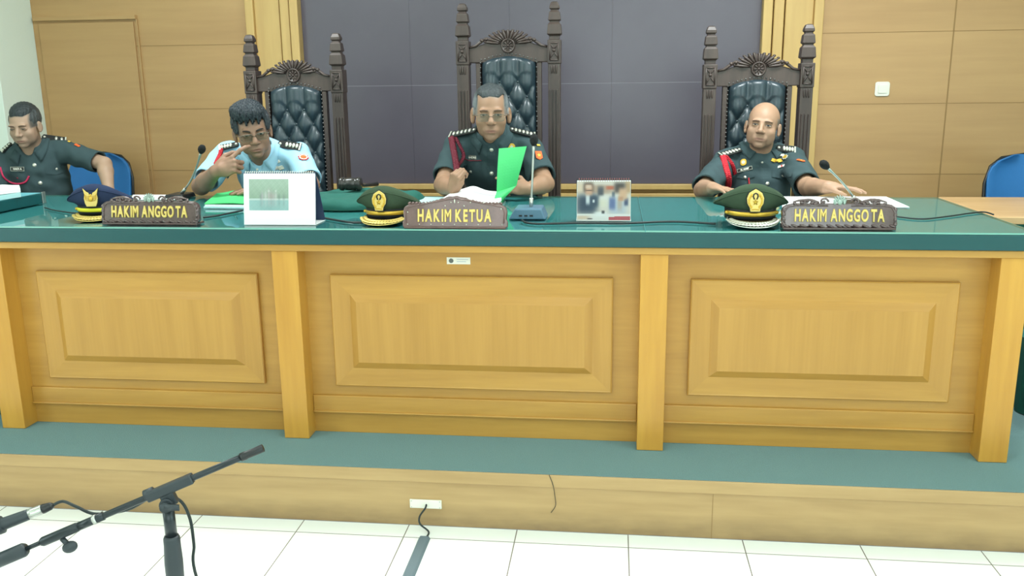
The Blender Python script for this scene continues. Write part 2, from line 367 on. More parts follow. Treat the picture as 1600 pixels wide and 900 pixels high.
# podium: carpet and stepped wooden riser
mb = MB(); mb.box(XL, XR, -0.2252, WALL_Y, -0.03, 0.0); struct('floor_podium', mb, M['carpet'])
mb = MB(); mb.box(XL, XR, -0.232, -0.2255, -0.047, -0.001); mb.box(XL, XR, -0.2255, -0.19, -0.2115, -0.0305)
M['riser'] = wood('scuffed riser wood', (164, 132, 86), (187, 155, 106), (0.5, 3, 5), 0.42)
def dirty(mt):
    nt = mt.node_tree; N = nt.nodes; L = nt.links; b = N['Principled BSDF']; src = b.inputs['Base Color'].links[0].from_socket
    tc = N.new('ShaderNodeTexCoord'); sp = N.new('ShaderNodeSeparateXYZ'); L.new(tc.outputs['Object'], sp.inputs[0])
    mr = N.new('ShaderNodeMapRange'); mr.inputs[1].default_value = -0.12; mr.inputs[2].default_value = -0.212; mr.inputs[3].default_value = 0; mr.inputs[4].default_value = 1.05
    L.new(sp.outputs[2], mr.inputs[0]); no = N.new('ShaderNodeTexNoise'); no.inputs['Scale'].default_value = 9; no.inputs['Detail'].default_value = 6
    mp = N.new('ShaderNodeMapping'); mp.inputs['Scale'].default_value = (1, 1, 2.5); L.new(tc.outputs['Object'], mp.inputs[0]); L.new(mp.outputs[0], no.inputs[0])
    mu = N.new('ShaderNodeMath'); mu.operation = 'MULTIPLY'; L.new(mr.outputs[0], mu.inputs[0]); L.new(no.outputs[0], mu.inputs[1])
    mx = N.new('ShaderNodeMix'); mx.data_type = 'RGBA'; L.new(mu.outputs[0], mx.inputs[0]); L.new(src, mx.inputs[6]); mx.inputs[7].default_value = lin((104, 82, 58)); L.new(mx.outputs[2], b.inputs['Base Color'])
dirty(M['riser'])
bev(struct('trim_5', mb, M['riser']), 0.003, 2)
mb = MB(); mb.box(0.3445-0.001, 0.3445+0.001, -0.2262, -0.2256, -0.2115, -0.048); struct('trim_6', mb, M['joint'])
# ceiling lamps
for i, (lx, ly) in enumerate(CEIL_LAMPS):
    t = thing('ceiling_lamp', (lx, ly, CEIL), 'recessed fluorescent ceiling lamp above the court room', 'lamp', 'ceiling lamps')
    mb = MB(); mb.box(lx-0.62, lx+0.62, ly-0.30, ly+0.30, CEIL-0.05, CEIL-0.001); bev(mb.out('frame', M['white'], t), 0.004)
    mb = MB(); mb.box(lx-0.58, lx+0.58, ly-0.26, ly+0.26, CEIL-0.056, CEIL-0.0505); mb.out('diffuser', M['lamp'], t)
# switch plate on the wall
def rrect(w_, h_, r, n=4, cx=0, cy=0):
    P = []
    for qx, qy, a0 in ((1, 1, 0), (-1, 1, PI/2), (-1, -1, PI), (1, -1, 3*PI/2)):
        for k in range(n+1):
            a = a0 + PI/2*k/n; P.append((cx + qx*(w_/2-r) + r*math.cos(a), cy + qy*(h_/2-r) + r*math.sin(a)))
    return P
p = at(1378, 139, Y=WALL_Y)
t = thing('wall_switch', p, 'small white square switch plate on the right wood wall', 'switch')
mb = MB(); mb.prism(rrect(0.085, 0.085, 0.014), (p.x, WALL_Y-0.001, p.z), (1, 0, 0), (0, 0, 1), (0, -1, 0), 0.009); bev(mb.out('plate', M['white'], t), 0.002)
mb = MB(); mb.prism(rrect(0.05, 0.05, 0.006), (p.x, WALL_Y-0.0105, p.z), (1, 0, 0), (0, 0, 1), (0, -1, 0), 0.005); bev(mb.out('rocker', M['white'], t), 0.001)

# ================================================================ the judges' bench
SL, SR_, SF, SB, ST, SU = -2.74, 1.365, -0.02, 0.916, 0.794, 0.741
bench = thing('judges_bench', (-0.5, 0.45, 0), 'long wooden judges bench with green top and three raised front panels', 'bench')
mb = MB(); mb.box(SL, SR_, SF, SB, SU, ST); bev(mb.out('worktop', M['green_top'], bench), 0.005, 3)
mb = MB(); mb.box(SL+0.006, SR_-0.006, SF+0.006, SB-0.006, ST, ST+0.0003); mb.out('worktop_lit_face', M['green_lit'], bench)  # thin face that carries the brightened green of the lit top
mb = MB(); mb.box(-2.36, 1.357, -0.008, 0.5, 0.7155, SU-0.0005); bev(mb.out('top_rail', M['bench_h'], bench), 0.003)
for x0, x1 in ((-2.355, -2.2611), (-1.2126, -1.1176), (0.0969, 0.19), (1.2602, 1.3535)):
    mb = MB(); mb.box(x0, x1, 0.0, 0.30, 0.001, 0.7150); bev(mb.out('pillar', M['post'], bench), 0.002)
bays = ((-2.2611, -1.2126, -2.173, -1.299), (-1.1176, 0.0969, -1.023, 0.005), (0.19, 1.2602, 0.274, 1.166))
for bx0, bx1, px0, px1 in bays:
    mb = MB(); mb.box(bx0, bx1, 0.077, 0.10, 0.001, 0.7150); b0 = mb.out('front_board', M['bench_h'], bench)
    mb = MB(); mb.box(bx0+0.0005, bx1-0.0005, 0.066, 0.0765, 0.082, 0.150); mb.box(bx0+0.0005, bx1-0.0005, 0.060, 0.0765, 0.082, 0.090)
    bev(mb.out('bottom_rail', M['bench_h'], bench), 0.003)
    # raised panel: mitred border with a small edge bead, then a bevelled field
    z0, z1 = 0.191, 0.617; mg = 0.072; sl = 0.026
    def ring(ix, y): return [(px0+ix, y, z0+ix), (px1-ix, y, z0+ix), (px1-ix, y, z1-ix), (px0+ix, y, z1-ix)]
    prof = [(0, 0.0765), (0, 0.062), (0.004, 0.059), (0.008, 0.060), (mg, 0.0615), (mg+0.002, 0.0600), (mg+sl, 0.0450), (mg+sl+0.001, 0.0447)]
    bmx = MB(); rings = [[bmx.bm.verts.new(q) for q in ring(ix, y)] for ix, y in prof]
    mats = []
    for i in range(len(rings)-1):
        for k in range(4):
            f = bmx.bm.faces.new((rings[i][k], rings[i][(k+1) % 4], rings[i+1][(k+1) % 4], rings[i+1][k]))
            f.material_index = 0 if k in (0, 2) else 1
    f = bmx.bm.faces.new(rings[-1]); f.material_index = 1
    bmesh.ops.recalc_face_normals(bmx.bm, faces=bmx.bm.faces)
    me = bpy.data.meshes.new('panel'); bmx.bm.to_mesh(me); bmx.bm.free()
    idx = [pp.material_index for pp in me.polygons]
    po = link('raised_panel', me, [M['bench_h'], M['bench_v']], bench); me.polygons.foreach_set('material_index', idx)
# inventory sticker on the middle bay
c0 = at(698, 402, Y=0.0765); c1 = at(735, 413, Y=0.0765)
st = thing('inventory_label', (c0.x, 0.0768, c0.z), 'small white label stuck above the middle bench panel', 'label')
mb = MB(); mb.box(c0.x, c1.x, 0.0755, 0.0768, c1.z, c0.z); mb.out('plate', M['white'], st)
mb = MB(); mb.lathe((c0.x+0.016, 0.0754, (c0.z+c1.z)/2), [(0.0085, 0), (0.0085, -0.0006)], 16, 'Y'); mb.out('round_emblem', solid('grey emblem', (92, 98, 92), 0.5), st)
mb = MB()
for k, (a, b) in enumerate(((0.036, 0.078), (0.036, 0.070))): mb.box(c0.x+a, c0.x+b, 0.0751, 0.0754, c0.z-0.0085-k*0.008, c0.z-0.006-k*0.008)
mb.out('printed_lines', solid('pale print', (176, 184, 190), 0.6), st)
# glass sheets lying on the worktop (joint at the right of the photograph's middle)
for x0, x1, lb in ((SL+0.004, 0.1085, 'long clear glass sheet covering the left part of the green bench top'), (0.1105, SR_-0.004, 'shorter clear glass sheet covering the right part of the green bench top')):
    g = thing('glass_sheet', (x0, SF, ST), lb, 'glass')
    mb = MB(); mb.box(x0, x1, SF+0.004, SB-0.004, ST+0.0004, 0.8); mb.out('pane', M['glass'], g)
    mb = MB(); mb.box(x0, x1, SF+0.0025, SF+0.004, ST+0.0004, 0.7998); mb.box(x0, x1, SB-0.004, SB-0.0025, ST+0.0004, 0.7998)
    mb.box(x1-0.0008 if x1 < 1 else x1, x1+(0 if x1 < 1 else 0.0015), SF+0.004, SB-0.004, ST+0.0004, 0.7998); mb.out('ground_edge', M['glass_edge'], g)
TOP = 0.8005

# side tables and blue chairs
def side_table(name, x0, x1, y0, y1, zt, th, mt, skirt, label, cat='table'):
    t = thing(name, ((x0+x1)/2, (y0+y1)/2, 0), label, cat)
    mb = MB(); mb.box(x0, x1, y0, y1, zt-th, zt); bev(mb.out('tabletop', mt, t), 0.004)
    mb = MB(); mb.box(x0+0.05, x1-0.05, y0+0.05, y0+0.07, 0.12, zt-th-0.0005); mb.out('front_board', skirt, t)
    for lx in (x0+0.04, x1-0.09):
        for ly in (y0+0.08, y1-0.09):
            mb = MB(); mb.box(lx, lx+0.05, ly, ly+0.05, 0.001, zt-th-0.0005); bev(mb.out('leg', skirt, t), 0.003)
    return t
t = thing('side_desk', (-3.0, 0.33, 0), 'green topped desk board lying over the left end of the bench', 'desk')
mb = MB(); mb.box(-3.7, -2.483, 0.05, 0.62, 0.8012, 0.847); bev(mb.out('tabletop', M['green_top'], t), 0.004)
mb = MB(); mb.box(-3.69, -2.490, 0.056, 0.614, 0.847, 0.8475); mb.out('lit_top_face', M['green_lit'], t)  # same brightened green, lit top put into the colour
mb = MB(); mb.box(-2.4828, -2.478, 0.600, 0.622, 0.8008, 0.852); bev(mb.out('corner_strip', M['steel'], t), 0.001)
for lx, ly in ((-3.65, 0.08), (-3.65, 0.54), (-2.83, 0.08), (-2.83, 0.54)):
    mb = MB(); mb.box(lx, lx+0.05, ly, ly+0.05, 0.001, 0.8008); bev(mb.out('leg', M['cloth_green'], t), 0.003)
M['table_wood'] = wood('light table wood', (178, 142, 98), (198, 162, 118), (0.7, 5, 9), 0.2)
side_table('side_table', 1.515, 2.9, 0.69, 1.335, 0.75, 0.03, M['table_wood'], M['cloth_green'], 'light wood side table beyond the right end of the bench')
def drape(name, x0, x1, y0, y1, zt, label):
    t = thing(name, ((x0+x1)/2, (y0+y1)/2, 0), label, 'table')
    mb = MB(); n = 60; rows = []
    for zz in (zt, zt-0.01, zt*0.6, zt*0.3, 0.004):
        row = []
        for k in range(n):
            u = k/n*4; s_ = int(u); f = u-s_
            x, y = [(x0+(x1-x0)*f, y0), (x1, y0+(y1-y0)*f), (x1-(x1-x0)*f, y1), (x0, y1-(y1-y0)*f)][s_]
            a = (zt-zz)*0.03*math.sin(k*1.9)
            row.append((x + a*(1 if s_ in (1,) else -1 if s_ == 3 else 0), y + a*(1 if s_ == 2 else -1 if s_ == 0 else 0), zz))
        rows.append(row)
    mb.grid(rows, closed=True); mb.bm.faces.new([v for v in list(mb.bm.verts)[:n]])
    mb.out('table_cloth', M['cloth_green'], t); return t
drape('draped_table', -2.72, -2.40, 0.12, 0.62, 0.735, 'green draped stand under the left end of the bench')
drape('draped_table', 1.60, 2.4, 0.25, 0.66, 0.30, 'low green draped stand beyond the right end of the bench')
def blue_chair(loc, rz, label):
    t = thing('blue_chair', (0, 0, 0), label, 'chair')
    # backrest: rounded shell, hollow towards the sitter
    rows = []
    for side in (0, 1):
        pass
    mb = MB(); P = []
    for j in range(13):
        v = j/12; z = 0.46 + v*0.42
        hw = 0.215*(1-0.06*(1-v)) * (1 if v < 0.62 else math.sqrt(max(0.0, 1-((v-0.62)/0.40)**2.6)))
        P.append([(hw*(i/6-1), 0.22 - 0.05*(1-(i/6-1)**2) * -1 - 0.05*(1-v), z) for i in range(13)])
    mb.sheet(P, (0, -1, 0), 0.035); o = mb.out('backrest', M['blue_plastic'], t, smooth=True); bev(o, 0.008)
    mb = MB(); mb.tube([(x, 0.262 - 0.05*(1-v) + 0.05*(1-(x/0.215)**2) - 0.02, 0.46+v*0.42) for x, v in [(-0.212, 0), (-0.218, 0.3), (-0.219, 0.62), (-0.19, 0.84), (-0.13, 0.95), (0, 1.0), (0.13, 0.95), (0.19, 0.84), (0.219, 0.62), (0.218, 0.3), (0.212, 0)]], 0.009)
    mb.out('edge_trim', M['black'], t, smooth=True)
    mb = MB(); mb.prism(rrect(0.44, 0.42, 0.08), (0, 0, 0.42), (1, 0, 0), (0, 1, 0), (0, 0, 1), 0.06); bev(mb.out('seat', M['blue_plastic'], t), 0.02, 3)
    mb = MB(); mb.lathe((0, 0, 0.10), [(0.03, 0), (0.03, 0.2), (0.045, 0.315)], 12)
    mb.tube([(0, 0.15, 0.41), (0, 0.27, 0.43), (0, 0.285, 0.6)], 0.016); mb.out('post', M['black'], t)
    for k in range(5):
        a = k*2*PI/5; mb = MB(); mb.tube([(0.02*math.cos(a), 0.02*math.sin(a), 0.11), (0.25*math.cos(a), 0.25*math.sin(a), 0.06)], [0.022, 0.015])
        o = mb.out('leg', M['black'], t); mb = MB(); mb.ball((0.25*math.cos(a), 0.25*math.sin(a), 0.027), 0.026); OFF[o] = Vector((0, 0, 0)); mb.out('caster', M['black'], o, smooth=True)
    t.location = loc; t.rotation_euler = (0, 0, rz); return t
blue_chair((-3.36, 2.28, 0), 0.05, 'blue upholstered office chair behind the far-left officer')
blue_chair((2.25, 1.95, 0), -0.1, 'blue upholstered chair cut by the right edge of the photo')
OFF.clear() if False else None

# ================================================================ carved chairs
def carved_chair(loc, H, label):
    """H: height added to the back; local frame: front is -Y, posts stand at y=0"""
    t = thing('carved_chair', (0, 0, 0), label, 'chair', 'carved high-backed chairs')
    hs = 0.2355; W_ = 'chair_wood'
    Z = lambda z: z + H
    for s in (-1, 1):
        x = s*hs
        mb = MB()
        mb.obox((x, 0, (Z(1.255))/2), (1, 0, 0), (0, 1, 0), (0, 0, 1), 0.062, 0.075, Z(1.255)-0.002)     # fluted shaft
        for k in (-1, 0, 1): mb.obox((x+k*0.017, -0.040, 0.45+Z(0.70)/2), (1, 0, 0), (0, 1, 0), (0, 0, 1), 0.008, 0.01, Z(0.65))
        mb.obox((x, 0, Z(1.312)), (1, 0, 0), (0, 1, 0), (0, 0, 1), 0.068, 0.082, 0.118)                  # carved block
        mb.lathe((x, 0, Z(1.37)), [(0.028*1.3, 0), (0.028*1.3, 0.02), (0.040*1.3, 0.028), (0.036*1.28, 0.075), (0.026*1.3, 0.086), (0.025*1.3, 0.092), (0.034*1.3, 0.096), (0.029*1.3, 0.136), (0.020*1.3, 0.142), (0.020*1.3, 0.148), (0.0275*1.3, 0.152), (0.0265*1.3, 0.166), (0.018*1.3, 0.184), (0.010, 0.187)], 4,
                 frame=(Vector((0.7071, 0.7071, 0)), Vector((-0.7071, 0.7071, 0)), Vector((0, 0, 1))))
        o = mb.out('post', M[W_], t); bev(o, 0.005, 2)
        OFF[o] = Vector((0, 0, 0))
        mb = MB()                                                                                         # carved panel on the block, drop below it
        y = -0.0415
        fr = rrect(0.046, 0.088, 0.003)
        for q in range(4):
            a, b = [((-0.021, -0.042), (0.021, -0.042)), ((0.021, -0.042), (0.021, 0.042)), ((0.021, 0.042), (-0.021, 0.042)), ((-0.021, 0.042), (-0.021, -0.042))][q]
            mb.tube([(x+a[0], y, Z(1.312)+a[1]), (x+b[0], y, Z(1.312)+b[1])], 0.004, 6)
        mb.ball((x, y, Z(1.318)), (0.009, 0.008, 0.009))
        for a in (0.6, -0.6): 
            mb.ball((x+0.01*math.copysign(1, a), y, Z(1.295)), (0.004, 0.006, 0.015), rot=Matrix.Rotation(-a, 3, 'Y')); mb.ball((x+0.01*math.copysign(1, a), y, Z(1.337)), (0.004, 0.006, 0.013), rot=Matrix.Rotation(a, 3, 'Y'))
        for k in range(3): mb.ball((x+(k-1)*0.012, -0.038, Z(1.225)), (0.005, 0.006, 0.022))
        mb.out('carved_panel', M[W_], o, smooth=True)
    # crest rail
    def crest(x):
        u = abs(x)/0.205
        return 1.334 + 0.056*max(0, math.cos(min(1, u/1.0)*PI)*0.5+0.5) + 0.014*max(0, 1-u) + 0.003*math.sin(u*9)
    up_ = [(x, Z(crest(x))) for x in np.linspace(0.205, -0.205, 31)]
    lo_ = [(-0.205, Z(1.262)), (0.205, Z(1.262))]
    mb = MB(); mb.prism([*lo_, *up_], (0, -0.022, 0), (1, 0, 0), (0, 0, 1), (0, 1, 0), 0.05); cr = mb.out('crest_rail', M[W_], t); bev(cr, 0.004); OFF[cr] = Vector((0, 0, 0))
    mb = MB()
    mb.prism([(0.094*math.cos(a), 0.066*math.sin(a)*(1+0.03*math.cos(a*18))) for a in np.linspace(0, PI, 41)], (0, -0.024, Z(1.352)), (1, 0, 0), (0, 0, 1), (0, 1, 0), 0.03)
    for k in range(13):                                                                                  # shell fan
        a = (k-6)/6*1.40; L_ = 0.046 + 0.016*abs(math.sin(a)); r0 = 0.036
        c = (math.sin(a)*(r0+L_*0.5)*1.25, -0.026, Z(1.352)+math.cos(a)*(r0+L_*0.45)*0.80)
        ang = math.atan2(math.sin(a)*1.25, math.cos(a)*0.80)
        mb.ball(c, (0.0078, 0.012, L_*0.60), 10, Matrix.Rotation(ang, 3, 'Y'))
        tip = (math.sin(a)*(r0+L_)*1.22, -0.024, Z(1.352)+math.cos(a)*(r0+L_)*0.80); mb.ball(tip, (0.0085, 0.010, 0.0062), 8)
    mb.out('shell_carving', M[W_], cr, smooth=True)
    mb = MB()
    mb.lathe((0, -0.018, Z(1.345)), [(0.037, 0), (0.037, -0.012), (0.034, -0.018), (0.030, -0.018), (0.028, -0.014), (0.001, -0.014)], 28, 'Y')
    for k in range(8): mb.ball((0.017*math.cos(k*PI/4), -0.034, Z(1.345)+0.017*math.sin(k*PI/4)), (0.004, 0.004, 0.010), 8, Matrix.Rotation(-(k*PI/4)+PI/2, 3, 'Y'))
    mb.ball((0, -0.034, Z(1.345)), 0.007, 8); mb.out('medallion', M[W_], cr, smooth=True)
    for s in (-1, 1):
        mb = MB()
        sc = [(s*(0.105+0.022*math.exp(-k*0.19)*math.cos(k*0.55)), -0.026, Z(1.378)-0.006+0.018*math.exp(-k*0.19)*math.sin(k*0.55)) for k in range(14)]
        mb.tube(sc[::-1], 0.0055, 8)
        mb.tube([(s*0.127, -0.026, Z(1.372)), (s*0.145, -0.026, Z(1.362)), (s*0.168, -0.026, Z(1.345)), (s*0.20, -0.026, Z(1.338))], [0.006, 0.008, 0.007, 0.005], 8)
        mb.ball((s*0.135, -0.028, Z(1.372)), (0.010, 0.010, 0.009), 10); mb.ball((s*0.112, -0.03, Z(1.378)), (0.009, 0.009, 0.008), 10)
        mb.out('scroll_carving', M[W_], cr, smooth=True)
    # inner frame around the leather
    ztop = lambda x: 1.272 + 0.026*max(0, 1-(abs(x)/0.125)**2)
    mb = MB()
    for s in (-1, 1): mb.box(min(s*0.145, s*0.170), max(s*0.145, s*0.170), -0.018, 0.022, 0.52, Z(1.262))
    mb.box(-0.145, 0.145, 0.005, 0.022, 0.50, Z(1.262)); mb.box(-0.205, 0.205, -0.02, 0.03, 0.50, 0.56)
    bev(mb.out('back_frame', M[W_], t), 0.004)
    # tufted leather
    P = []; nx, nz = 41, 110; zb = 0.56; hwid = 0.140
    for j in range(nz):
        row = []
        for i in range(nx):
            x = (i/(nx-1)*2-1)*hwid; zt = Z(ztop(x)); z = zb + (zt-zb)*j/(nz-1)
            a = x/0.094; b = (z-(Z(1.165)))/0.150
            d = (abs(math.cos(PI*(a+b))*math.cos(PI*(a-b))))**0.42
            c = abs(math.cos(PI*x/0.094))**0.42
            tt = min(1, max(0, (z-Z(1.165))/0.05)); f = d*(1-tt) + c*tt
            e = min(1, (hwid-abs(x))/0.03)*min(1, (zt-z)/0.03); e = math.sqrt(max(0, 1-(1-e)**2))
            row.append((x, -0.006 - e*(0.016+0.030*f), z))
        P.append(row)
    mb = MB(); mb.sheet(P, (0, -1, 0), 0.006)
    lp = mb.out('leather_pad', M['leather'], t, smooth=True); OFF[lp] = Vector((0, 0, 0))
    for j in range(0, 5):
        zz = Z(1.165) - 0.075*j
        for i in (-1, 0, 1) if j % 2 else (-0.5, 0.5):
            mb = MB(); mb.ball((i*0.094, -0.026, zz), (0.007, 0.005, 0.007), 8); mb.out('tuft_button', M['leather'], lp, smooth=True)
    mb = MB()
    for s in (-1, 1):
        for k in range(34): mb.ball((s*(hwid+0.005), -0.020, 0.58+k*(Z(1.262)-0.58)/33), 0.0042, 6)
    for k in range(15):
        x = (k/14*2-1)*hwid; mb.ball((x, -0.026, Z(ztop(x))+0.006), 0.0042, 6)
    mb.out('nail_trim', M['nail'], t, smooth=True)
    # seat, arms, front legs
    mb = MB(); mb.box(-0.27, 0.27, -0.50, -0.04, 0.36, 0.43); bev(mb.out('seat_frame', M[W_], t), 0.006)
    mb = MB(); mb.prism(rrect(0.50, 0.42, 0.05), (0, -0.27, 0.431), (1, 0, 0), (0, 1, 0), (0, 0, 1), 0.06); bev(mb.out('seat_cushion', M['leather'], t), 0.02, 3)
    for s in (-1, 1):
        mb = MB(); mb.lathe((s*0.24, -0.46, 0.001), [(0.025, 0), (0.035, 0.03), (0.022, 0.09), (0.034, 0.22), (0.03, 0.358)], 12); mb.out('leg', M[W_], t, smooth=True)
        mb = MB(); mb.tube([(s*0.255, -0.04, 0.70), (s*0.27, -0.16, 0.69), (s*0.275, -0.32, 0.665), (s*0.27, -0.38, 0.655)], [0.02, 0.024, 0.026, 0.028], 10)
        mb.tube([(s*0.265, -0.33, 0.66), (s*0.255, -0.36, 0.56), (s*0.262, -0.34, 0.43)], [0.02, 0.016, 0.02], 10); mb.out('armrest', M[W_], t, smooth=True)
    t.location = loc; return t
yc = 1.66
pL = at(457, 53, Y=yc); pM = at(794, 4, Y=yc); pR = at(1187.5, 39, Y=yc)
dL = carved_chair((pL.x, yc, 0), pL.z-1.557, 'carved dark high-backed chair behind the officer in pale blue')
dM = carved_chair((pM.x, yc, 0), pM.z-1.557, 'tallest carved dark chair, behind the officer holding the green folder')
dR = carved_chair((pR.x, yc, 0), pR.z-1.557, 'carved dark high-backed chair behind the balding officer')

# ================================================================ smooth solids for bodies and clothes
class Solid:
    def __init__(s, lo, hi, h):
        s.h = h; s.lo = np.array(lo, float); n = np.ceil((np.array(hi)-s.lo)/h).astype(int)+1
        s.f = np.full(n, 0.5, np.float32); s.n = n
    def _win(s, lo, hi):
        a = np.clip(np.floor((lo-s.lo)/s.h).astype(int), 0, s.n); b = np.clip(np.ceil((hi-s.lo)/s.h).astype(int)+1, 0, s.n)
        if np.any(b-a < 1): return None
        g = [s.lo[i]+s.h*np.arange(a[i], b[i]) for i in range(3)]
        P = np.stack(np.meshgrid(*g, indexing='ij'), -1); return tuple(slice(a[i], b[i]) for i in range(3)), P
    def _put(s, sl, d, k, mode):
        f = s.f[sl]
        if mode == 'add':
            if k > 0: hh = np.maximum(k-np.abs(f-d), 0)/k; r = np.minimum(f, d)-hh*hh*k/4
            else: r = np.minimum(f, d)
        else:
            d = -d
            if k > 0: hh = np.maximum(k-np.abs(f-d), 0)/k; r = np.maximum(f, d)+hh*hh*k/4
            else: r = np.maximum(f, d)
        s.f[sl] = r
    def cone(s, a, b, ra, rb, k=0.01, mode='add', cut=None):
        a, b = np.array(a, float), np.array(b, float); mm = max(ra, rb)+k+2*s.h
        w_ = s._win(np.minimum(a, b)-mm, np.maximum(a, b)+mm)
        if w_ is None: return s
        sl, P = w_; v = b-a; t = np.clip(((P-a)@v)/(v@v+1e-12), 0, 1)
        d = np.linalg.norm(P-(a+t[..., None]*v), axis=-1)-(ra+(rb-ra)*t)
        if cut is not None: c, n = cut; d = np.maximum(d, (P-np.array(c))@np.array(n))
        s._put(sl, d, k, mode); return s
    def ell(s, c, r, k=0.01, mode='add', R=None, cut=None):
        c, r = np.array(c, float), np.array(r, float); mm = max(r)+k+2*s.h
        w_ = s._win(c-mm, c+mm)
        if w_ is None: return s
        sl, P = w_; q = P-c
        if R is not None: q = q@np.array(R)          # R columns = local axes in world
        k0 = np.linalg.norm(q/r, axis=-1); k1 = np.linalg.norm(q/(r*r), axis=-1)+1e-9
        d = k0*(k0-1)/k1
        if cut is not None: c2, n = cut; d = np.maximum(d, (P-np.array(c2))@np.array(n))
        s._put(sl, d, k, mode); return s
    def half(s, c, n):                                # keep only the side where (p-c).n < 0
        sl, P = s._win(s.lo, s.lo+s.h*(s.n-1)); s.f = np.maximum(s.f, ((P-np.array(c))@np.array(n))[:s.n[0], :s.n[1], :s.n[2]].astype(np.float32)); return s
    def mesh(s, name='m'):
        f = s.f; neg = f < 0
        cnt = np.zeros(tuple(x-1 for x in f.shape), np.int8)
        for i in (0, 1):
            for j in (0, 1):
                for k in (0, 1): cnt += neg[i:i+cnt.shape[0], j:j+cnt.shape[1], k:k+cnt.shape[2]]
        cells = np.argwhere((cnt > 0) & (cnt < 8)); idx = np.full(cnt.shape, -1, np.int32); idx[tuple(cells.T)] = np.arange(len(cells))
        acc = np.zeros((len(cells), 3)); num = np.zeros(len(cells))
        cor = [(i, j, k) for i in (0, 1) for j in (0, 1) for k in (0, 1)]
        val = {c: f[cells[:, 0]+c[0], cells[:, 1]+c[1], cells[:, 2]+c[2]] for c in cor}
        for c in cor:
            for ax in range(3):
                if c[ax]: continue
                e = list(c); e[ax] = 1; e = tuple(e); va, vb = val[c], val[e]; mk = (va < 0) != (vb < 0)
                t = np.where(mk, va/np.where(mk, va-vb, 1), 0); p = np.array(c, float)[None].repeat(len(cells), 0); p[:, ax] += t
                acc[mk] += p[mk]; num[mk] += 1
        V = s.lo + s.h*(cells + acc/num[:, None]); F = []
        for ax in range(3):
            o1, o2 = (ax+1) % 3, (ax+2) % 3
            A = np.take(neg, range(0, f.shape[ax]-1), ax); B = np.take(neg, range(1, f.shape[ax]), ax)
            e = np.argwhere(A != B); e = e[(e[:, o1] > 0) & (e[:, o2] > 0) & (e[:, o1] < cnt.shape[o1]) & (e[:, o2] < cnt.shape[o2])]
            q = []
            for d1, d2 in ((-1, -1), (0, -1), (0, 0), (-1, 0)):
                c = e.copy(); c[:, o1] += d1; c[:, o2] += d2; q.append(idx[tuple(c.T)])
            q = np.stack(q, 1); a = neg[tuple(e.T)]; q[~a] = q[~a][:, ::-1]; F.append(q)
        F = np.concatenate(F); F = F[(F >= 0).all(1)]
        me = bpy.data.meshes.new(name); me.from_pydata(V.tolist(), [], F.tolist()); me.update(); s.V, s.F = V, F
        return me
    def bvh(s): return BVHTree.FromPolygons([tuple(v) for v in s.V], [tuple(int(i) for i in q) for q in s.F])
def paint(me, cols):
    c = np.clip(cols, 0, 255)/255; c = np.where(c <= .04045, c/12.92, ((c+.055)/1.055)**2.4)
    a = me.color_attributes.new('Col', 'FLOAT_COLOR', 'POINT'); d = np.ones((len(cols), 4), np.float32); d[:, :3] = c; a.data.foreach_set('color', d.ravel())

class Frame:
    """local frame: x = towards picture right, y = forward, z = up, scaled"""
    def __init__(s, o, f, up=(0, 0, 1), roll=0.0, sc=1.0):
        s.o = np.array(o, float); f = Vector(f).normalized(); u = Vector(up); u = (u-f*u.dot(f)).normalized()
        x = u.cross(f)*1.0; x = x.normalized()
        # roll turns the head clockwise as seen by the viewer facing it
        s.x = np.array(x*math.cos(roll) - u*math.sin(roll)); s.z = np.array(u*math.cos(roll) + x*math.sin(roll)); s.y = np.array(f); s.sc = sc
        s.R = np.stack([s.x, s.y, s.z], 1)
    def __call__(s, x, y, z): return s.o + s.sc*(s.x*x + s.y*y + s.z*z)
    def loc(s, P): return ((np.asarray(P)-s.o)@s.R)/s.sc
def face_dir(pos, yaw=0, pitch=0):
    """direction from the head towards the camera, turned: yaw + = to picture right, pitch + = down"""
    f = (CAM-Vector(pos)); f.normalize(); u = (Vector((0, 0, 1))-f*f.z).normalized(); x = u.cross(f).normalized()
    f2 = f*math.cos(yaw)+x*math.sin(yaw); return (f2*math.cos(pitch)-u*math.sin(pitch)).normalized()

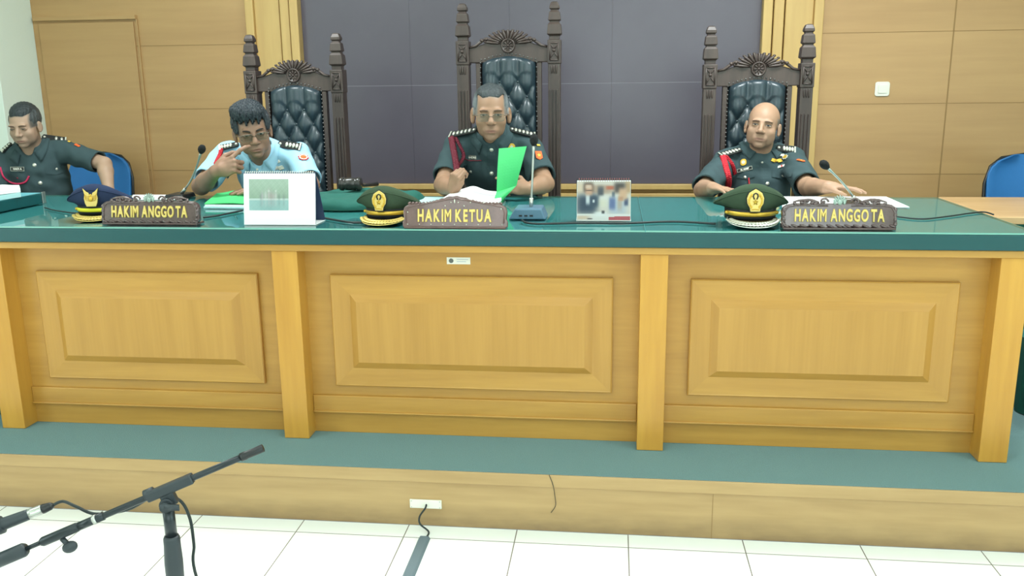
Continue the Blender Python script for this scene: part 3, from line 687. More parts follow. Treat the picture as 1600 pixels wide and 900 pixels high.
def add_head(S, H, p):
    sc = H.sc; R = H.R
    E = lambda c, r, k=0.012, mode='add', RR=None: S.ell(H(*c), [q*sc for q in r], k*sc, mode, R if RR is None else RR)
    C = lambda a, b, ra, rb, k=0.01, mode='add': S.cone(H(*a), H(*b), ra*sc, rb*sc, k*sc, mode)
    wd = p.get('wide', 1.0)
    E((0, -0.020, 0.035), (0.073*wd, 0.092, 0.083), 0)
    E((0, 0.020, 0.000), (0.064*wd, 0.068, 0.088), 0.02)
    E((0, 0.020, -0.058), (0.056*wd*p.get('jaw', 1), 0.060, 0.052), 0.025)
    E((0, 0.066, -0.097), (0.023, 0.018, 0.017), 0.025)
    for s_ in (-1, 1):
        E((s_*0.040*wd, 0.054, -0.032), (0.024, 0.022, 0.022), 0.02)
        E((s_*0.027, 0.079, 0.017), (0.024, 0.011, 0.008), 0.012)
        E((s_*0.041*p.get('jaw', 1), 0.042, -0.062), (0.018, 0.018, 0.026), 0.02)
        E((s_*0.031, 0.094, 0.000), (0.020, 0.016, 0.012), 0.010, 'sub')
        E((s_*0.031, 0.073, -0.003), (0.0165, 0.0125, 0.0115), 0.004)
    C((0, 0.082, 0.010), (0, 0.103, -0.030), 0.0075, 0.0115, 0.010)
    E((0, 0.104, -0.034), (0.0125, 0.012, 0.0105), 0.006)
    for s_ in (-1, 1): E((s_*0.0145, 0.094, -0.037), (0.0085, 0.0105, 0.0085), 0.005)
    for s_ in (-1, 1): E((s_*0.0075, 0.104, -0.047), (0.004, 0.005, 0.004), 0.003, 'sub')
    E((0, 0.074, -0.068), (0.030, 0.016, 0.019), 0.014)
    E((0, 0.0855, -0.0655), (0.0225, 0.0065, 0.0042), 0.004)
    E((0, 0.0845, -0.0760), (0.019, 0.0068, 0.0050), 0.004)
    E((0, 0.0965, -0.0708), (0.027, 0.009, 0.0020), 0.003, 'sub')
    E((0, 0.089, -0.087), (0.018, 0.008, 0.0045), 0.006, 'sub')
    for s_ in (-1, 1):
        RR = R @ np.array(Matrix.Rotation(s_*0.30, 3, 'Z')) @ np.array(Matrix.Rotation(-0.12, 3, 'X'))
        e = p.get('ear', 1.0)
        E((s_*0.079*wd, -0.006, -0.010), (0.0085*e, 0.019*e, 0.031*e), 0.004, 'add', RR)
        E((s_*0.0880*wd, 0.004, -0.004), (0.0065, 0.011, 0.018), 0.002, 'sub', RR)
        E((s_*0.078*wd, 0.000, -0.034), (0.0075, 0.009, 0.010), 0.004)

def head_parts(root, body, Hh, p, bvh):
    """eyes, brows and spectacles, children of the person's body root"""
    sc = Hh.sc
    def on_face(x, z, lift=0.0):
        o = Vector(Hh(x, 0.113, z)); d = Vector(-Hh.y); h = bvh.ray_cast(o, d, 0.4*sc)
        q = h[0] if h[0] is not None else Vector(Hh(x, 0.075, z)); return q - d*lift*sc
    for s_ in (-1, 1):
        cx, cz = s_*0.031, -0.002
        op = p.get('eye_open', 1.0)
        up_ = [(cx+0.0135*math.cos(a), cz+0.0052*op*math.sin(a)) for a in np.linspace(0, PI, 9)]
        lo_ = [(cx+0.0135*math.cos(a), cz+0.0030*op*math.sin(a)) for a in np.linspace(PI, 2*PI, 9)][1:-1]
        rim = [on_face(x, z, 0.0012) for x, z in up_+lo_]; c = on_face(cx, cz, 0.0020)
        mb = MB(); vs = [mb.bm.verts.new(q) for q in rim]; vc = mb.bm.verts.new(c); v2 = [mb.bm.verts.new(q + Vector(-Hh.y)*0.004*sc) for q in rim]
        for i in range(len(vs)):
            j = (i+1) % len(vs); mb.bm.faces.new((vs[i], vs[j], vc)); mb.bm.faces.new((vs[j], vs[i], v2[i], v2[j]))
        mb.bm.faces.new(v2)
        eo = mb.out('eye', M['eye_white'], root, smooth=False)
        gx = p.get('gaze', (0, 0)); q = on_face(cx+gx[0], cz+0.0008+gx[1], 0.0016)
        mb = MB(); mb.ball(q, (0.0055*sc, 0.0016*sc, 0.0046*op*sc), 12, Matrix(Hh.R.tolist())); OFF[eo] = OFF[root]; mb.out('iris', M['iris'], eo, smooth=True)
        mb = MB(); mb.tube([on_face(x, z+0.0004, 0.0014) for x, z in up_], [0.0006*sc]+[0.0014*sc]*7+[0.0006*sc], 6); mb.out('eyelid', M['brow'], root, smooth=True)
        bt = p.get('brow', 0.0)
        pts = [on_face(s_*(0.013+0.034*u), 0.0145+0.005*math.sin(u*2.4)-0.003*u + bt*(u-0.3), 0.0002) for u in np.linspace(0, 1, 8)]
        mb = MB(); mb.tube(pts, [q*sc*p.get('brow_w', 1) for q in (0.0022, 0.0032, 0.0034, 0.0033, 0.0030, 0.0025, 0.0018, 0.0008)], 6); mb.out('eyebrow', M[p.get('brow_mat', 'brow')], root, smooth=True)
    if p.get('glasses'):
        g = thing('spectacles', Hh(0, 0.1, 0), p['glasses'], 'spectacles') if False else None
        fr = MB(); ln_ = MB(); yy = 0.101; zz = p.get('gl_z', -0.010)
        for s_ in (-1, 1):
            o = rrect(0.050, 0.030, 0.010, 4, s_*0.0325, zz)
            P3 = [Hh(x, yy-0.10*abs(x)**1.6*1.0, z) for x, z in o]; fr.tube(P3+[P3[0]], p.get('gl_r', 0.0011)*sc, 6)
            if p.get('gl_top'): fr.tube([Hh(x, yy-0.10*abs(x)**1.6+0.0005, z) for x, z in o if z > zz+0.004], 0.0018*sc, 6)
            ln_.prism([(0, 0)]+[(0, 0)]*0 or o, Hh(0, 0, 0), Hh.x*sc, Hh.z*sc, Hh.y*sc, 0.0) if False else None
            vs = [ln_.bm.verts.new(q) for q in P3]; ln_.bm.faces.new(vs)
            fr.tube([Hh(s_*0.057, yy-0.004, zz+0.008), Hh(s_*0.074, 0.072, zz+0.009), Hh(s_*0.079, 0.02, zz+0.007), Hh(s_*0.080, -0.012, zz-0.002)], 0.0013*sc, 6)
        fr.tube([Hh(-0.0085, yy, zz+0.003), Hh(0, yy+0.002, zz+0.006), Hh(0.0085, yy, zz+0.003)], 0.0013*sc, 6)
        so = fr.out('spectacles', M['frame'], root, smooth=True); OFF[so] = OFF[root]
        ln_.out('lens', M['lens'], so)

def add_hand(S, wr, d, n, side, curls, spread=0.10, sc=1.0, thumb=(0.6, 0.5, 0.5), k=0.004):
    """wrist wr, direction d of the palm, n out of the back of the hand, side = towards the thumb"""
    d = Vector(d).normalized(); n = Vector(n); n = (n-d*n.dot(d)).normalized(); s_ = Vector(side); s_ = (s_-d*s_.dot(d)-n*s_.dot(n)).normalized()
    wr = Vector(wr); P = lambda a, b, c: wr + (d*a + s_*b + n*c)*sc
    S.cone(P(0, 0, 0), P(0.03, 0, 0), 0.025*sc, 0.027*sc, 0.012)
    RR = np.stack([np.array(d), np.array(s_), np.array(n)], 1)
    S.ell(P(0.052, 0, 0), (0.046*sc, 0.040*sc, 0.0155*sc), 0.014, 'add', RR)
    S.ell(P(0.035, 0.022, -0.008), (0.030*sc, 0.017*sc, 0.015*sc), 0.010, 'add', RR)
    L_ = [(0.044, 0.026, 0.021), (0.048, 0.030, 0.022), (0.045, 0.028, 0.021), (0.036, 0.021, 0.019)]
    base = [(0.088, 0.028), (0.093, 0.0095), (0.089, -0.0095), (0.080, -0.027)]
    for i in range(4):
        c = curls[i]; a = 0; b = P(base[i][0], base[i][1], 0.0); sp = spread*(1.5-i)/1.5
        S.cone(P(0.05, base[i][1]*0.8, 0), b, 0.010*sc, 0.0098*sc, 0.006)
        dd = (d*math.cos(sp) + s_*math.sin(sp)).normalized()
        for j in range(3):
            a += c[j]; v = dd*math.cos(a) - n*math.sin(a); e = b + v*L_[i][j]*sc
            r = (0.0094, 0.0086, 0.0078, 0.0068); w_ = 0.9 if i == 3 else 1.0
            S.cone(b, e, r[j]*w_*sc, r[j+1]*w_*sc, k); b = e
    t0 = P(0.020, 0.026, -0.006); a0, a1, a2 = thumb
    v = (d*math.cos(a0) + s_*math.sin(a0) - n*0.25).normalized(); t1 = t0 + v*0.042*sc
    v2 = (d*math.cos(a0-a1) + s_*math.sin(a0-a1) - n*0.35).normalized(); t2 = t1 + v2*0.032*sc
    v3 = (d*math.cos(a0-a1-a2) + s_*math.sin(a0-a1-a2) - n*0.4).normalized(); t3 = t2 + v3*0.026*sc
    S.cone(t0, t1, 0.0145*sc, 0.0115*sc, 0.008); S.cone(t1, t2, 0.0108*sc, 0.0098*sc, k); S.cone(t2, t3, 0.0096*sc, 0.0075*sc, k)

def hair_edge(x, y, z, p):
    """signed distance (head units) to the border of the hair, negative where hair grows"""
    wd = p.get('wide', 1.0); zf = p.get('hairline', 0.058)
    ax = np.abs(x)
    tp = np.clip((ax/wd-0.034)/0.016, 0, 1)
    top = zf + p.get('peak', 0.003)*np.cos(x*70) + 0.012*p.get('temple', 1)*tp - z
    if p.get('fringe'): top = top - p['fringe']*(0.5+0.5*np.sin(x*230+np.sin(x*700)*0.8))*(1-tp*0.5)
    xs = p.get('side_x', 0.0565)*wd
    side = np.maximum(xs-ax+0.10*np.clip(0.02-z, 0, 1), -0.004-z); side = np.maximum(side, y-0.052)
    bz = -0.002 - 0.050*np.clip((-y-0.022)/0.03, 0, 1)
    back = np.maximum(y-0.004, bz-z)
    if p.get('bald'):
        r = np.minimum(np.maximum(side, y-0.03), back); return np.maximum(r, z-(0.040+0.10*np.clip(-y-0.02, 0, 1)))
    return np.minimum(np.minimum(top, side), back)

def person(p):
    """builds a seated person: one body mesh plus hair and clothing as children"""
    root = thing('person', (p['hip'].x, p['hip'].y, 0), p['label'], 'person')
    N, SLf, SRt, HP = p['neck'], p['sh'][0], p['sh'][1], p['hip']           # sh[0] is at the picture's left
    Hd = Frame(p['head'], face_dir(p['head'], *p.get('look', (0, 0))), roll=p.get('roll', 0), sc=p.get('hs', 1.0))
    for el, wr in p['arm']:                       # elbows and wrists rest on the bench top, not in it
        if el.y < 0.97: el.z = max(el.z, 0.848)
        if wr.y < 0.97: wr.z = max(wr.z, 0.846)
    pts = [N, SLf, SRt, HP, p['head'], *p['arm'][0], *p['arm'][1]]
    lo = np.min([np.array(q) for q in pts], 0)-0.16; hi = np.max([np.array(q) for q in pts], 0)+0.16; lo[2] = HP.z-0.03
    S = Solid(lo, hi, 0.0036)
    sx = (SRt-SLf); sw = sx.length; sxn = sx.normalized(); upv = (N-HP).normalized(); fwv = upv.cross(sxn)*-1; fwv = -(upv.cross(sxn)).normalized() * 1.0
    fwv = sxn.cross(upv).normalized()
    if fwv.y > 0: fwv = -fwv
    TR = np.stack([np.array(sxn), np.array(fwv), np.array(sxn.cross(fwv).normalized())], 1)
    mid = (SLf+SRt)/2; chest = mid.lerp(HP, 0.28); belly = mid.lerp(HP, 0.68)
    g = p.get('girth', 1.0)
    # skin torso (under the clothes), neck and head
    S.ell(chest, (sw*0.42*g, 0.090*g, 0.17), 0, 'add', TR); S.ell(belly, (sw*0.38*g, 0.10*g, 0.17), 0.03, 'add', TR)
    for q in (SLf, SRt): S.cone(N-upv*0.01, q, 0.040, 0.036, 0.03)
    S.cone(N-upv*0.03, Hd(0, -0.022, -0.045), 0.060*p.get('nk', 1), 0.052*Hd.sc*p.get('nk', 1), 0.012)
    add_head(S, Hd, p)
    # arms and hands
    for i in (0, 1):
        sh = p['sh'][i]; el, wr = p['arm'][i]
        S.cone(sh, el, 0.046, 0.040, 0.01); S.cone(el, el.lerp(wr, 0.3), 0.041, 0.041, 0.006); S.cone(el.lerp(wr, 0.3), wr, 0.041, 0.027, 0.01)
        hnd = p['hand'][i]; add_hand(S, wr, **hnd)
    me = S.mesh('body'); V = Hd.loc(S.V); bv = S.bvh()
    base = np.array(p['skin'], float); n_ = len(V); col = np.tile(base, (n_, 1))
    wv = 1+0.035*np.sin(S.V[:, :1]*61+1)*np.sin(S.V[:, 1:2]*53)*np.sin(S.V[:, 2:3]*67); col *= wv
    lip = np.exp(-((V[:, 0]/0.022)**4 + ((V[:, 2]+0.0708)/0.0068)**4 + (np.minimum(V[:, 1]-0.09, 0)/0.02)**2))[:, None]
    col = col*(1-lip*0.55) + np.array(p.get('lip', (142, 92, 82)))*lip*0.55
    ln = (np.exp(-((V[:, 0]/0.023)**4 + ((V[:, 2]+0.0708)/0.0018)**2)) * (V[:, 1] > 0.06))[:, None]*0.6; col = col*(1-ln) + np.array((84, 52, 48))*ln
    st = (np.exp(-(((V[:, 2]+0.088)/0.03)**2)) * (V[:, 1] > 0.0) * (np.abs(V[:, 0]) < 0.07) * (V[:, 2] > -0.13))[:, None]*0.16*(1-lip); col = col*(1-st) + np.array((92, 84, 80))*st
    he = hair_edge(V[:, 0], V[:, 1], V[:, 2], p); ins = (np.abs(V) < 0.14).all(1) & (V[:, 2] > -0.055) & (np.abs(V[:, 0]) < 0.0775*p.get('wide', 1.0))
    k = (np.clip((0.006-he)/0.010, 0, 1)*ins*p.get('scalp', 0.75))[:, None]; col = col*(1-k) + np.array(p['hair_col'][1], float)*k
    body = link('body', me, M['skin'], root, smooth=True); paint(me, col)
    # hair
    hs_ = Solid(Hd.o-0.17*Hd.sc, Hd.o+0.19*Hd.sc, 0.003)
    th = p.get('hair_t', 0.010); sc = Hd.sc; wd = p.get('wide', 1.0)
    hs_.ell(Hd(0, -0.022, 0.037), [(0.073*wd+th*0.55)*sc, (0.094+th)*sc, (0.083+th)*sc], 0, 'add', Hd.R)
    hs_.ell(Hd(0, 0.012, 0.030), [(0.066*wd+th*0.6)*sc, (0.066+th)*sc, (0.060+th)*sc], 0.02*sc, 'add', Hd.R)
    for (c, r) in p.get('hair_add', []): hs_.ell(Hd(*c), [q*sc for q in r], 0.02*sc, 'add', Hd.R)
    sl, P = hs_._win(hs_.lo, hs_.lo+hs_.h*(hs_.n-1)); L3 = Hd.loc(P)
    x, y, z = L3[..., 0], L3[..., 1], L3[..., 2]
    d = hair_edge(x, y, z, p)
    ns = p.get('spiky', 0.0015)
    rough_ = ns*(np.sin(x*310+y*90)*np.sin(y*270+z*60)+0.6*np.sin(x*560)*np.sin(z*410+y*500))
    fade = th*1.0*np.clip(1+d/p.get('fade', 0.016), 0, 1)
    hs_.f = np.maximum(hs_.f + (rough_*np.clip(-d/0.012, 0, 1)+fade*sc).astype(np.float32), d.astype(np.float32)*sc)
    # do not fill the ears
    for s_ in (-1, 1): hs_.ell(Hd(s_*0.084*wd, 0.0, -0.010), (0.014*sc, 0.022*sc, 0.030*sc), 0.004, 'sub', Hd.R)
    hm = hs_.mesh('hair'); LV = Hd.loc(hs_.V); ho = link('hair', hm, M['hairs'], root, smooth=True)
    ct, cs = [np.array(q, float) for q in p['hair_col']]; k = np.clip((np.abs(LV[:, 0])/wd-0.048)/0.02, 0, 1)*np.clip((0.105-LV[:, 2])/0.04, 0, 1); paint(hm, ct*(1-k[:, None])+cs*k[:, None])
    head_parts(root, body, Hd, p, bv)
    # shirt
    S2 = Solid(lo, hi, 0.0045); e = 0.012
    S2.ell(chest, (sw*0.44*g+e, 0.098*g+e, 0.175+e), 0, 'add', TR); S2.ell(belly, (sw*0.40*g+e, 0.115*g+e, 0.18+e), 0.05, 'add', TR)
    S2.ell(chest+sxn*sw*0.2+upv*0.02, (sw*0.2, 0.085*g+e, 0.12), 0.05, 'add', TR); S2.ell(chest-sxn*sw*0.2+upv*0.02, (sw*0.2, 0.085*g+e, 0.12), 0.05, 'add', TR)
    for i, q in enumerate((SLf, SRt)):
        S2.cone(N-upv*0.005, q+upv*0.004, 0.050, 0.052, 0.035)
        el = p['arm'][i][0]; sl_ = p.get('sleeve', (0.78, 0.78))[i]; en = q.lerp(el, sl_); dv = (el-q).normalized()
        S2.cone(q, q.lerp(el, sl_+0.25), 0.062, 0.064, 0.03, cut=(en, dv))
    S2.cone(N-upv*0.05, N+upv*0.004, 0.085, 0.072, 0.02)
    # creases at the armpits and elbows, folds across the belly
    sl, P = S2._win(S2.lo, S2.lo+S2.h*(S2.n-1)); x, y, z = P[..., 0], P[..., 1], P[..., 2]; q = p.get('fold', 0)
    S2.f += (0.0022*np.sin(x*38+z*52+q+2*np.sin(z*17+q)) + 0.0016*np.sin(z*75-x*22+3*np.sin(x*13+q)) + 0.0012*np.sin(x*90+y*60+z*20)).astype(np.float32)[:S2.n[0], :S2.n[1], :S2.n[2]]
    # neck opening
    S2.cone(N-upv*0.0, N+upv*0.2, 0.058*p.get('nk', 1), 0.085, 0.006, 'sub')
    vd = p.get('v', 0.05)
    S2.cone(N+fwv*0.05+upv*0.03, N+fwv*0.125-upv*vd, 0.040 if vd > 0.02 else 0.032, 0.006, 0.006, 'sub')
    for i in (0, 1):                                                # hollow cuffs
        q = p['sh'][i]; el = p['arm'][i][0]; sl_ = p.get('sleeve', (0.78, 0.78))[i]; dv = (el-q).normalized()
        S2.cone(q.lerp(el, sl_)-dv*0.02, q.lerp(el, sl_)+dv*0.08, 0.053, 0.053, 0.002, 'sub')
    sm = S2.mesh('shirt'); shirt = link('shirt', sm, p['cloth'], root, smooth=True); OFF[shirt] = OFF[root]; sb = S2.bvh()
    # collar
    cm = MB(); mt = p['cloth']
    for s_ in (-1, 1):
        P = []
        for j, a in enumerate(np.linspace(0.0, 1.0, 15)):
            th_ = PI*(1-a) ; th_ = PI - a*(PI-0.42)                # from nape round to the front
            rx, ry = 0.066*p.get('nk', 1), 0.066*p.get('nk', 1)
            dr_ = sxn*(s_*math.sin(th_)*rx) + fwv*(math.cos(th_)*ry)
            drop = max(0, math.cos(th_))
            top_ = N + dr_ + upv*(0.034 - 0.040*drop**1.3) - fwv*0.004
            outw = dr_.normalized()
            q = top_ + outw*0.006 + upv*0.002
            wl = 0.030 + p.get('leaf', 0.030)*a**3
            if a > 0.85: outw = (outw + sxn*s_*0.9*(a-0.85)/0.15).normalized()
            low = top_ + outw*(0.020+0.020*a**2) - upv*wl
            row = [top_, q]
            for u in (0.25, 0.5, 0.75, 1.0):
                w3 = q.lerp(low, u) + outw*0.004*math.sin(u*PI); h = sb.find_nearest(w3)
                if h[0] is not None and ((w3-h[0]).dot(h[1]) < 0.007 or u > 0.7) and (w3-h[0]).length < 0.03: w3 = h[0]+h[1]*0.007
                row.append(w3)
            P.append(row)
        V1 = [[cm.bm.verts.new(v) for v in r] for r in P]
        for i in range(len(V1)-1):
            for j in range(5): cm.bm.faces.new((V1[i][j], V1[i][j+1], V1[i+1][j+1], V1[i+1][j]))
    co = cm.out('collar', mt, root, smooth=True); so = co.modifiers.new('s', 'SOLIDIFY'); so.thickness = 0.003; so.offset = 0
    # trousers and shoes below the bench
    T = Solid(HP-Vector((0.32, 0.75, 0.55)), HP+Vector((0.32, 0.25, 0.15)), 0.012)
    T.ell(HP, (0.17, 0.13, 0.12), 0.02)
    for s_ in (-1, 1):
        kn = HP+Vector((s_*0.13, -0.42, 0.03)); ft = Vector((kn.x, kn.y+0.02, 0.09))
        T.cone(HP+Vector((s_*0.09, -0.02, 0)), kn, 0.085, 0.062, 0.03); T.cone(kn, ft, 0.062, 0.05, 0.02)
        F = Solid(ft+Vector((-0.08, -0.24, -0.12)), ft+Vector((0.08, 0.10, 0.06)), 0.006)
        F.cone(ft+Vector((0, 0.02, -0.045)), ft+Vector((0, -0.13, -0.052)), 0.040, 0.034, 0.01); F.half(Vector((0, 0, 0.002)), (0, 0, -1)); F.cone(ft, ft+Vector((0, 0, 0.03)), 0.04, 0.045, 0.02)
        link('shoe', F.mesh('shoe'), M['shoe'], root, smooth=True)
    link('trousers', T.mesh('trousers'), M['trouser'], root, smooth=True)
    return dict(root=root, shirt=shirt, sb=sb, bb=bv, H=Hd, N=N, fw=fwv, up=upv, sx=sxn, p=p)

# ---- details that lie on the shirt, placed by sight lines that meet the cloth
def hit(Q, px, py, which='sb'):
    d = ray(px, py); h = Q[which].ray_cast(CAM, d, 12)
    if h[0] is None: 
        h = Q[which].find_nearest(CAM + d*((Q['N']-CAM).length)); return h[0], h[1]
    return h[0], h[1]
def frame_at(Q, px, py, ang=0.0, which='sb'):
    p, n = hit(Q, px, py, which)
    # smoothed normal from neighbours
    acc = Vector(n)
    for dx, dy in ((4, 0), (-4, 0), (0, 4), (0, -4), (8, 0), (-8, 0), (0, 8), (0, -8)):
        q, m_ = hit(Q, px+dx, py+dy, which)
        if (q-p).length < 0.05: acc += m_
    n = acc.normalized(); ax = RT - n*RT.dot(n); ax.normalize(); ay = n.cross(ax)
    if ay.dot(UP) < 0: ay = -ay
    ca, sa = math.cos(ang), math.sin(ang)
    return p, ax*ca+ay*sa, ay*ca-ax*sa, n
def button(Q, px, py, r=0.009, mat='silver', name='button'):
    p, ax, ay, n = frame_at(Q, px, py); mb = MB(); mb.lathe(p-n*0.002, [(r, 0), (r, 0.003), (r*0.8, 0.0065), (r*0.3, 0.0085)], 14, frame=(ax, ay, n)); return mb.out(name, M[mat], Q['shirt'], smooth=True)
def plate_on(Q, px, py, w_, h_, mat, name, ang=0.0, th=0.003, r=0.002, lift=0.003, outline=None, parent=None):
    p, ax, ay, n = frame_at(Q, px, py, ang); mb = MB(); mb.prism(outline or rrect(w_, h_, r), p+n*lift, ax, ay, n, th)
    o = bev(mb.out(name, mat, parent or Q['root']), 0.0006, 1); OFF[o] = OFF[Q['root']]; return o, (p+n*(lift+th), ax, ay, n)
def patch(Q, corners, mat, name, th=0.0035, nu=10, nv=6, sag=0.0):
    """cloth patch that follows the shirt; corners (px) tl, tr, br, bl"""
    tl, tr, br, bl = [Vector((*c, 0)) for c in corners]; P = []
    for j in range(nv+1):
        v = j/nv; row = []
        for i in range(nu+1):
            u = i/nu; c = tl.lerp(tr, u).lerp(bl.lerp(br, u), v); c.y += sag*v*(1-abs(2*u-1))
            q, n = hit(Q, c.x, c.y); row.append(q+n*th)
        P.append(row)
    mb = MB(); mb.sheet(P, -ray(tl.x, tl.y), th*1.6); return mb.out(name, mat, Q['shirt'], smooth=False)
def epaulette(Q, a, b, studs, mat='silver', board=None, w_=0.045, flat=0.5):
    """shoulder board between two sight points: a at the collar end, b at the shoulder tip"""
    pa, na = hit(Q, *a); pb, nb = hit(Q, *b); d = (pb-pa).normalized(); L_ = (pb-pa).length
    n = (na+nb); n = n + Vector((0, 0, 1))*2.0; n = n-d*n.dot(d); n.normalize(); n = (n*(1-flat*0.5) + (CAM-pa).normalized()*flat); n = (n-d*n.dot(d)).normalized(); s_ = n.cross(d)
    o = pa.lerp(pb, 0.5)+n*0.008
    mb = MB(); mb.prism([(-L_/2-0.008, 0), (-L_/2, w_/2*0.9), (L_/2, w_/2), (L_/2, -w_/2), (-L_/2, -w_/2*0.9)], o-n*0.004, d, s_, n, 0.007)
    e = bev(mb.out('epaulette', board or M['hat_band'], Q['root']), 0.001, 1); OFF[e] = OFF[Q['root']]
    for k in range(studs):
        c = o + d*(L_*(0.32 - k*0.155 if studs > 3 else 0.30-k*0.24)) + n*0.004
        mb = MB(); mb.ball(c, (0.0075, 0.0135, 0.0055), 8, Matrix((d, s_, n)).transposed()); mb.out('rank_stud', M[mat], e, smooth=True)
    mb = MB(); mb.obox(o+d*(L_/2-0.004)+n*0.003, d, s_, n, 0.007, w_*0.96, 0.005); mb.out('end_bar', M[mat], e)
    mb = MB(); mb.lathe(o-d*(L_/2-0.006)+n*0.002, [(0.007, 0), (0.007, 0.003), (0.003, 0.006)], 12, frame=(d, s_, n)); mb.out('epaulette_button', M[mat], e, smooth=True)
    return e
def cord(Q, pxs, mat, name='aiguillette', r=0.005, braid=False, lift=0.006):
    pts = []
    for c in pxs:
        q, n = hit(Q, *c[:2]); pts.append(q + n*(lift + (c[2] if len(c) > 2 else 0)))
    # resample smoothly
    P = []; m_ = len(pts)
    for i in range(m_-1):
        p0, p1, p2, p3 = pts[max(i-1, 0)], pts[i], pts[i+1], pts[min(i+2, m_-1)]
        for k in range(8):
            t = k/8; P.append(0.5*((2*p1) + (p2-p0)*t + (2*p0-5*p1+4*p2-p3)*t*t + (-p0+3*p1-3*p2+p3)*t**3))
    P.append(pts[-1]); mb = MB()
    if braid:
        L_ = [0]; 
        for i in range(1, len(P)): L_.append(L_[-1]+(P[i]-P[i-1]).length)
        for ph in (0, 2*PI/3, 4*PI/3):
            Q3 = []
            for k in range(int(L_[-1]/0.0022)+2):
                s_ = min(L_[-1], k*0.0022); i = max(0, min(len(P)-2, next((i for i in range(len(L_)-1) if L_[i+1] >= s_), len(P)-2))); u = (s_-L_[i])/max(1e-6, L_[i+1]-L_[i])
                c = P[i].lerp(P[i+1], u); t = (P[i+1]-P[i]).normalized(); a = t.cross(Vector((0, 1, 0.1))).normalized(); b = Vector((0, -1, 0))
                w_ = s_*2*PI/0.030+ph; Q3.append(c + a*math.sin(w_)*r*1.25 + b*math.sin(2*w_)*r*0.6)
            mb.tube(Q3, r*0.8, 6)
    else: mb.tube(P, r, 8)
    return mb.out(name, M[mat], Q['shirt'], smooth=True)
def name_tag(Q, px, py, w_, h_, body, ang=0.0, light=False):
    o, (p, ax, ay, n) = plate_on(Q, px, py, w_, h_, M['tag'], 'name_tag', ang)
    bx = MB()
    for sy in (-1, 1): bx.obox(p+ay*sy*(h_/2-0.0012), ax, ay, n, w_, 0.0012, 0.001)
    for sx_ in (-1, 1): bx.obox(p+ax*sx_*(w_/2-0.001), ax, ay, n, 0.0012, h_, 0.001)
    bx.out('tag_border', M['silver'], o)
    text_on('tag_lettering', body, h_*0.62, p+n*0.0004, ax, ay, n, M['white'], o, extrude=0.0004, offset=0.0006, sx=0.95)
def star_outline(n, r0, r1): return [((r0 if k % 2 == 0 else r1)*math.sin(PI*k/n), (r0 if k % 2 == 0 else r1)*math.cos(PI*k/n)) for k in range(2*n)]

# ================================================================ the people
SK = (176, 132, 104)
P1 = person(dict(label='seated person in pale blue uniform shirt and glasses pointing a finger at his face', skin=(146, 112, 92),
    head=at(394, 204, Y=0.90), look=(0.06, 0.20), roll=-0.13, hs=1.0, neck=at(408, 238, Y=1.04), sh=(at(356, 242, Y=1.08), at(466, 245, Y=1.08)),
    hip=Vector((-1.60, 1.30, 0.59)), arm=((at(314, 291, Y=0.86), at(337, 268, Y=0.71)), (at(486, 298, Y=0.93), at(430, 303, Y=0.74))),
    hand=(dict(d=(0.90, -0.05, 0.34), n=(-0.15, -0.95, 0.25), side=(-0.4, 0.1, 0.9), curls=[(0.35, 0.45, 0.3), (1.45, 1.5, 0.9), (1.5, 1.5, 0.9), (1.5, 1.5, 0.9)], spread=0.55, thumb=(0.7, 0.6, 0.4), sc=1.08),
          dict(d=(-1, -0.3, 0.05), n=(0, 0, 1), side=(0, 1, 0), curls=[(0.12, 0.16, 0.12)]*4)),
    hair_col=((36, 44, 50), (52, 58, 62)), hair_t=0.017, hairline=0.062, fringe=0.024, temple=0, spiky=0.0045, fade=0.008, hair_add=[((0, 0.045, 0.088), (0.062, 0.050, 0.032)), ((-0.03, 0.01, 0.10), (0.05, 0.06, 0.03))], glasses='x', gl_top=True, brow=0.007, brow_w=1.35, eye_open=0.8, gaze=(0, 0),
    cloth=M['blue_shirt'], sleeve=(0.80, 0.85), v=0.075, fold=1.0))
P2 = person(dict(label='seated person in dark green uniform reading papers and lifting a green folder', skin=(152, 118, 94),
    head=at(767, 177, Y=1.02), look=(0.0, 0.06), hs=1.04, jaw=0.90, neck=at(768, 210, Y=1.10), sh=(at(714, 231, Y=1.15), at(826, 231, Y=1.15)),
    hip=Vector((-0.54, 1.38, 0.59)), arm=((at(692, 289, Y=0.92), at(708, 296, Y=0.76)), (at(852, 287, Y=0.95), at(826, 300, Y=0.80))),
    hand=(dict(d=(0.25, -0.45, 0.85), n=(-0.5, -0.7, -0.1), side=(0.9, -0.3, 0.1), curls=[(0.9, 1.4, 0.9), (1.0, 1.4, 0.9), (1.1, 1.4, 0.9), (1.2, 1.4, 0.9)], spread=0.0, thumb=(0.3, 0.6, 0.5), sc=0.82),
          dict(d=(-0.95, -0.15, 0.15), n=(0.1, -0.85, 0.4), side=(0.1, 0.3, 0.9), curls=[(0.15, 0.35, 0.2), (0.5, 0.6, 0.4), (0.7, 0.8, 0.5), (0.8, 0.9, 0.6)], spread=0.2, thumb=(0.9, 0.5, 0.3), sc=0.85)),
    hair_col=((58, 64, 66), (112, 118, 120)), hair_t=0.007, fade=0.028, hairline=0.070, temple=1.0, peak=0.002, hair_add=[((0.030, 0.0, 0.072), (0.030, 0.06, 0.034)), ((-0.030, 0.0, 0.072), (0.030, 0.06, 0.034))], brow_mat='brow_soft', ear=1.15, glasses='x', gl_z=-0.012, eye_open=0.7, gaze=(0, -0.001),
    cloth=M['army'], sleeve=(0.80, 0.80), v=0.012, fold=2.3))
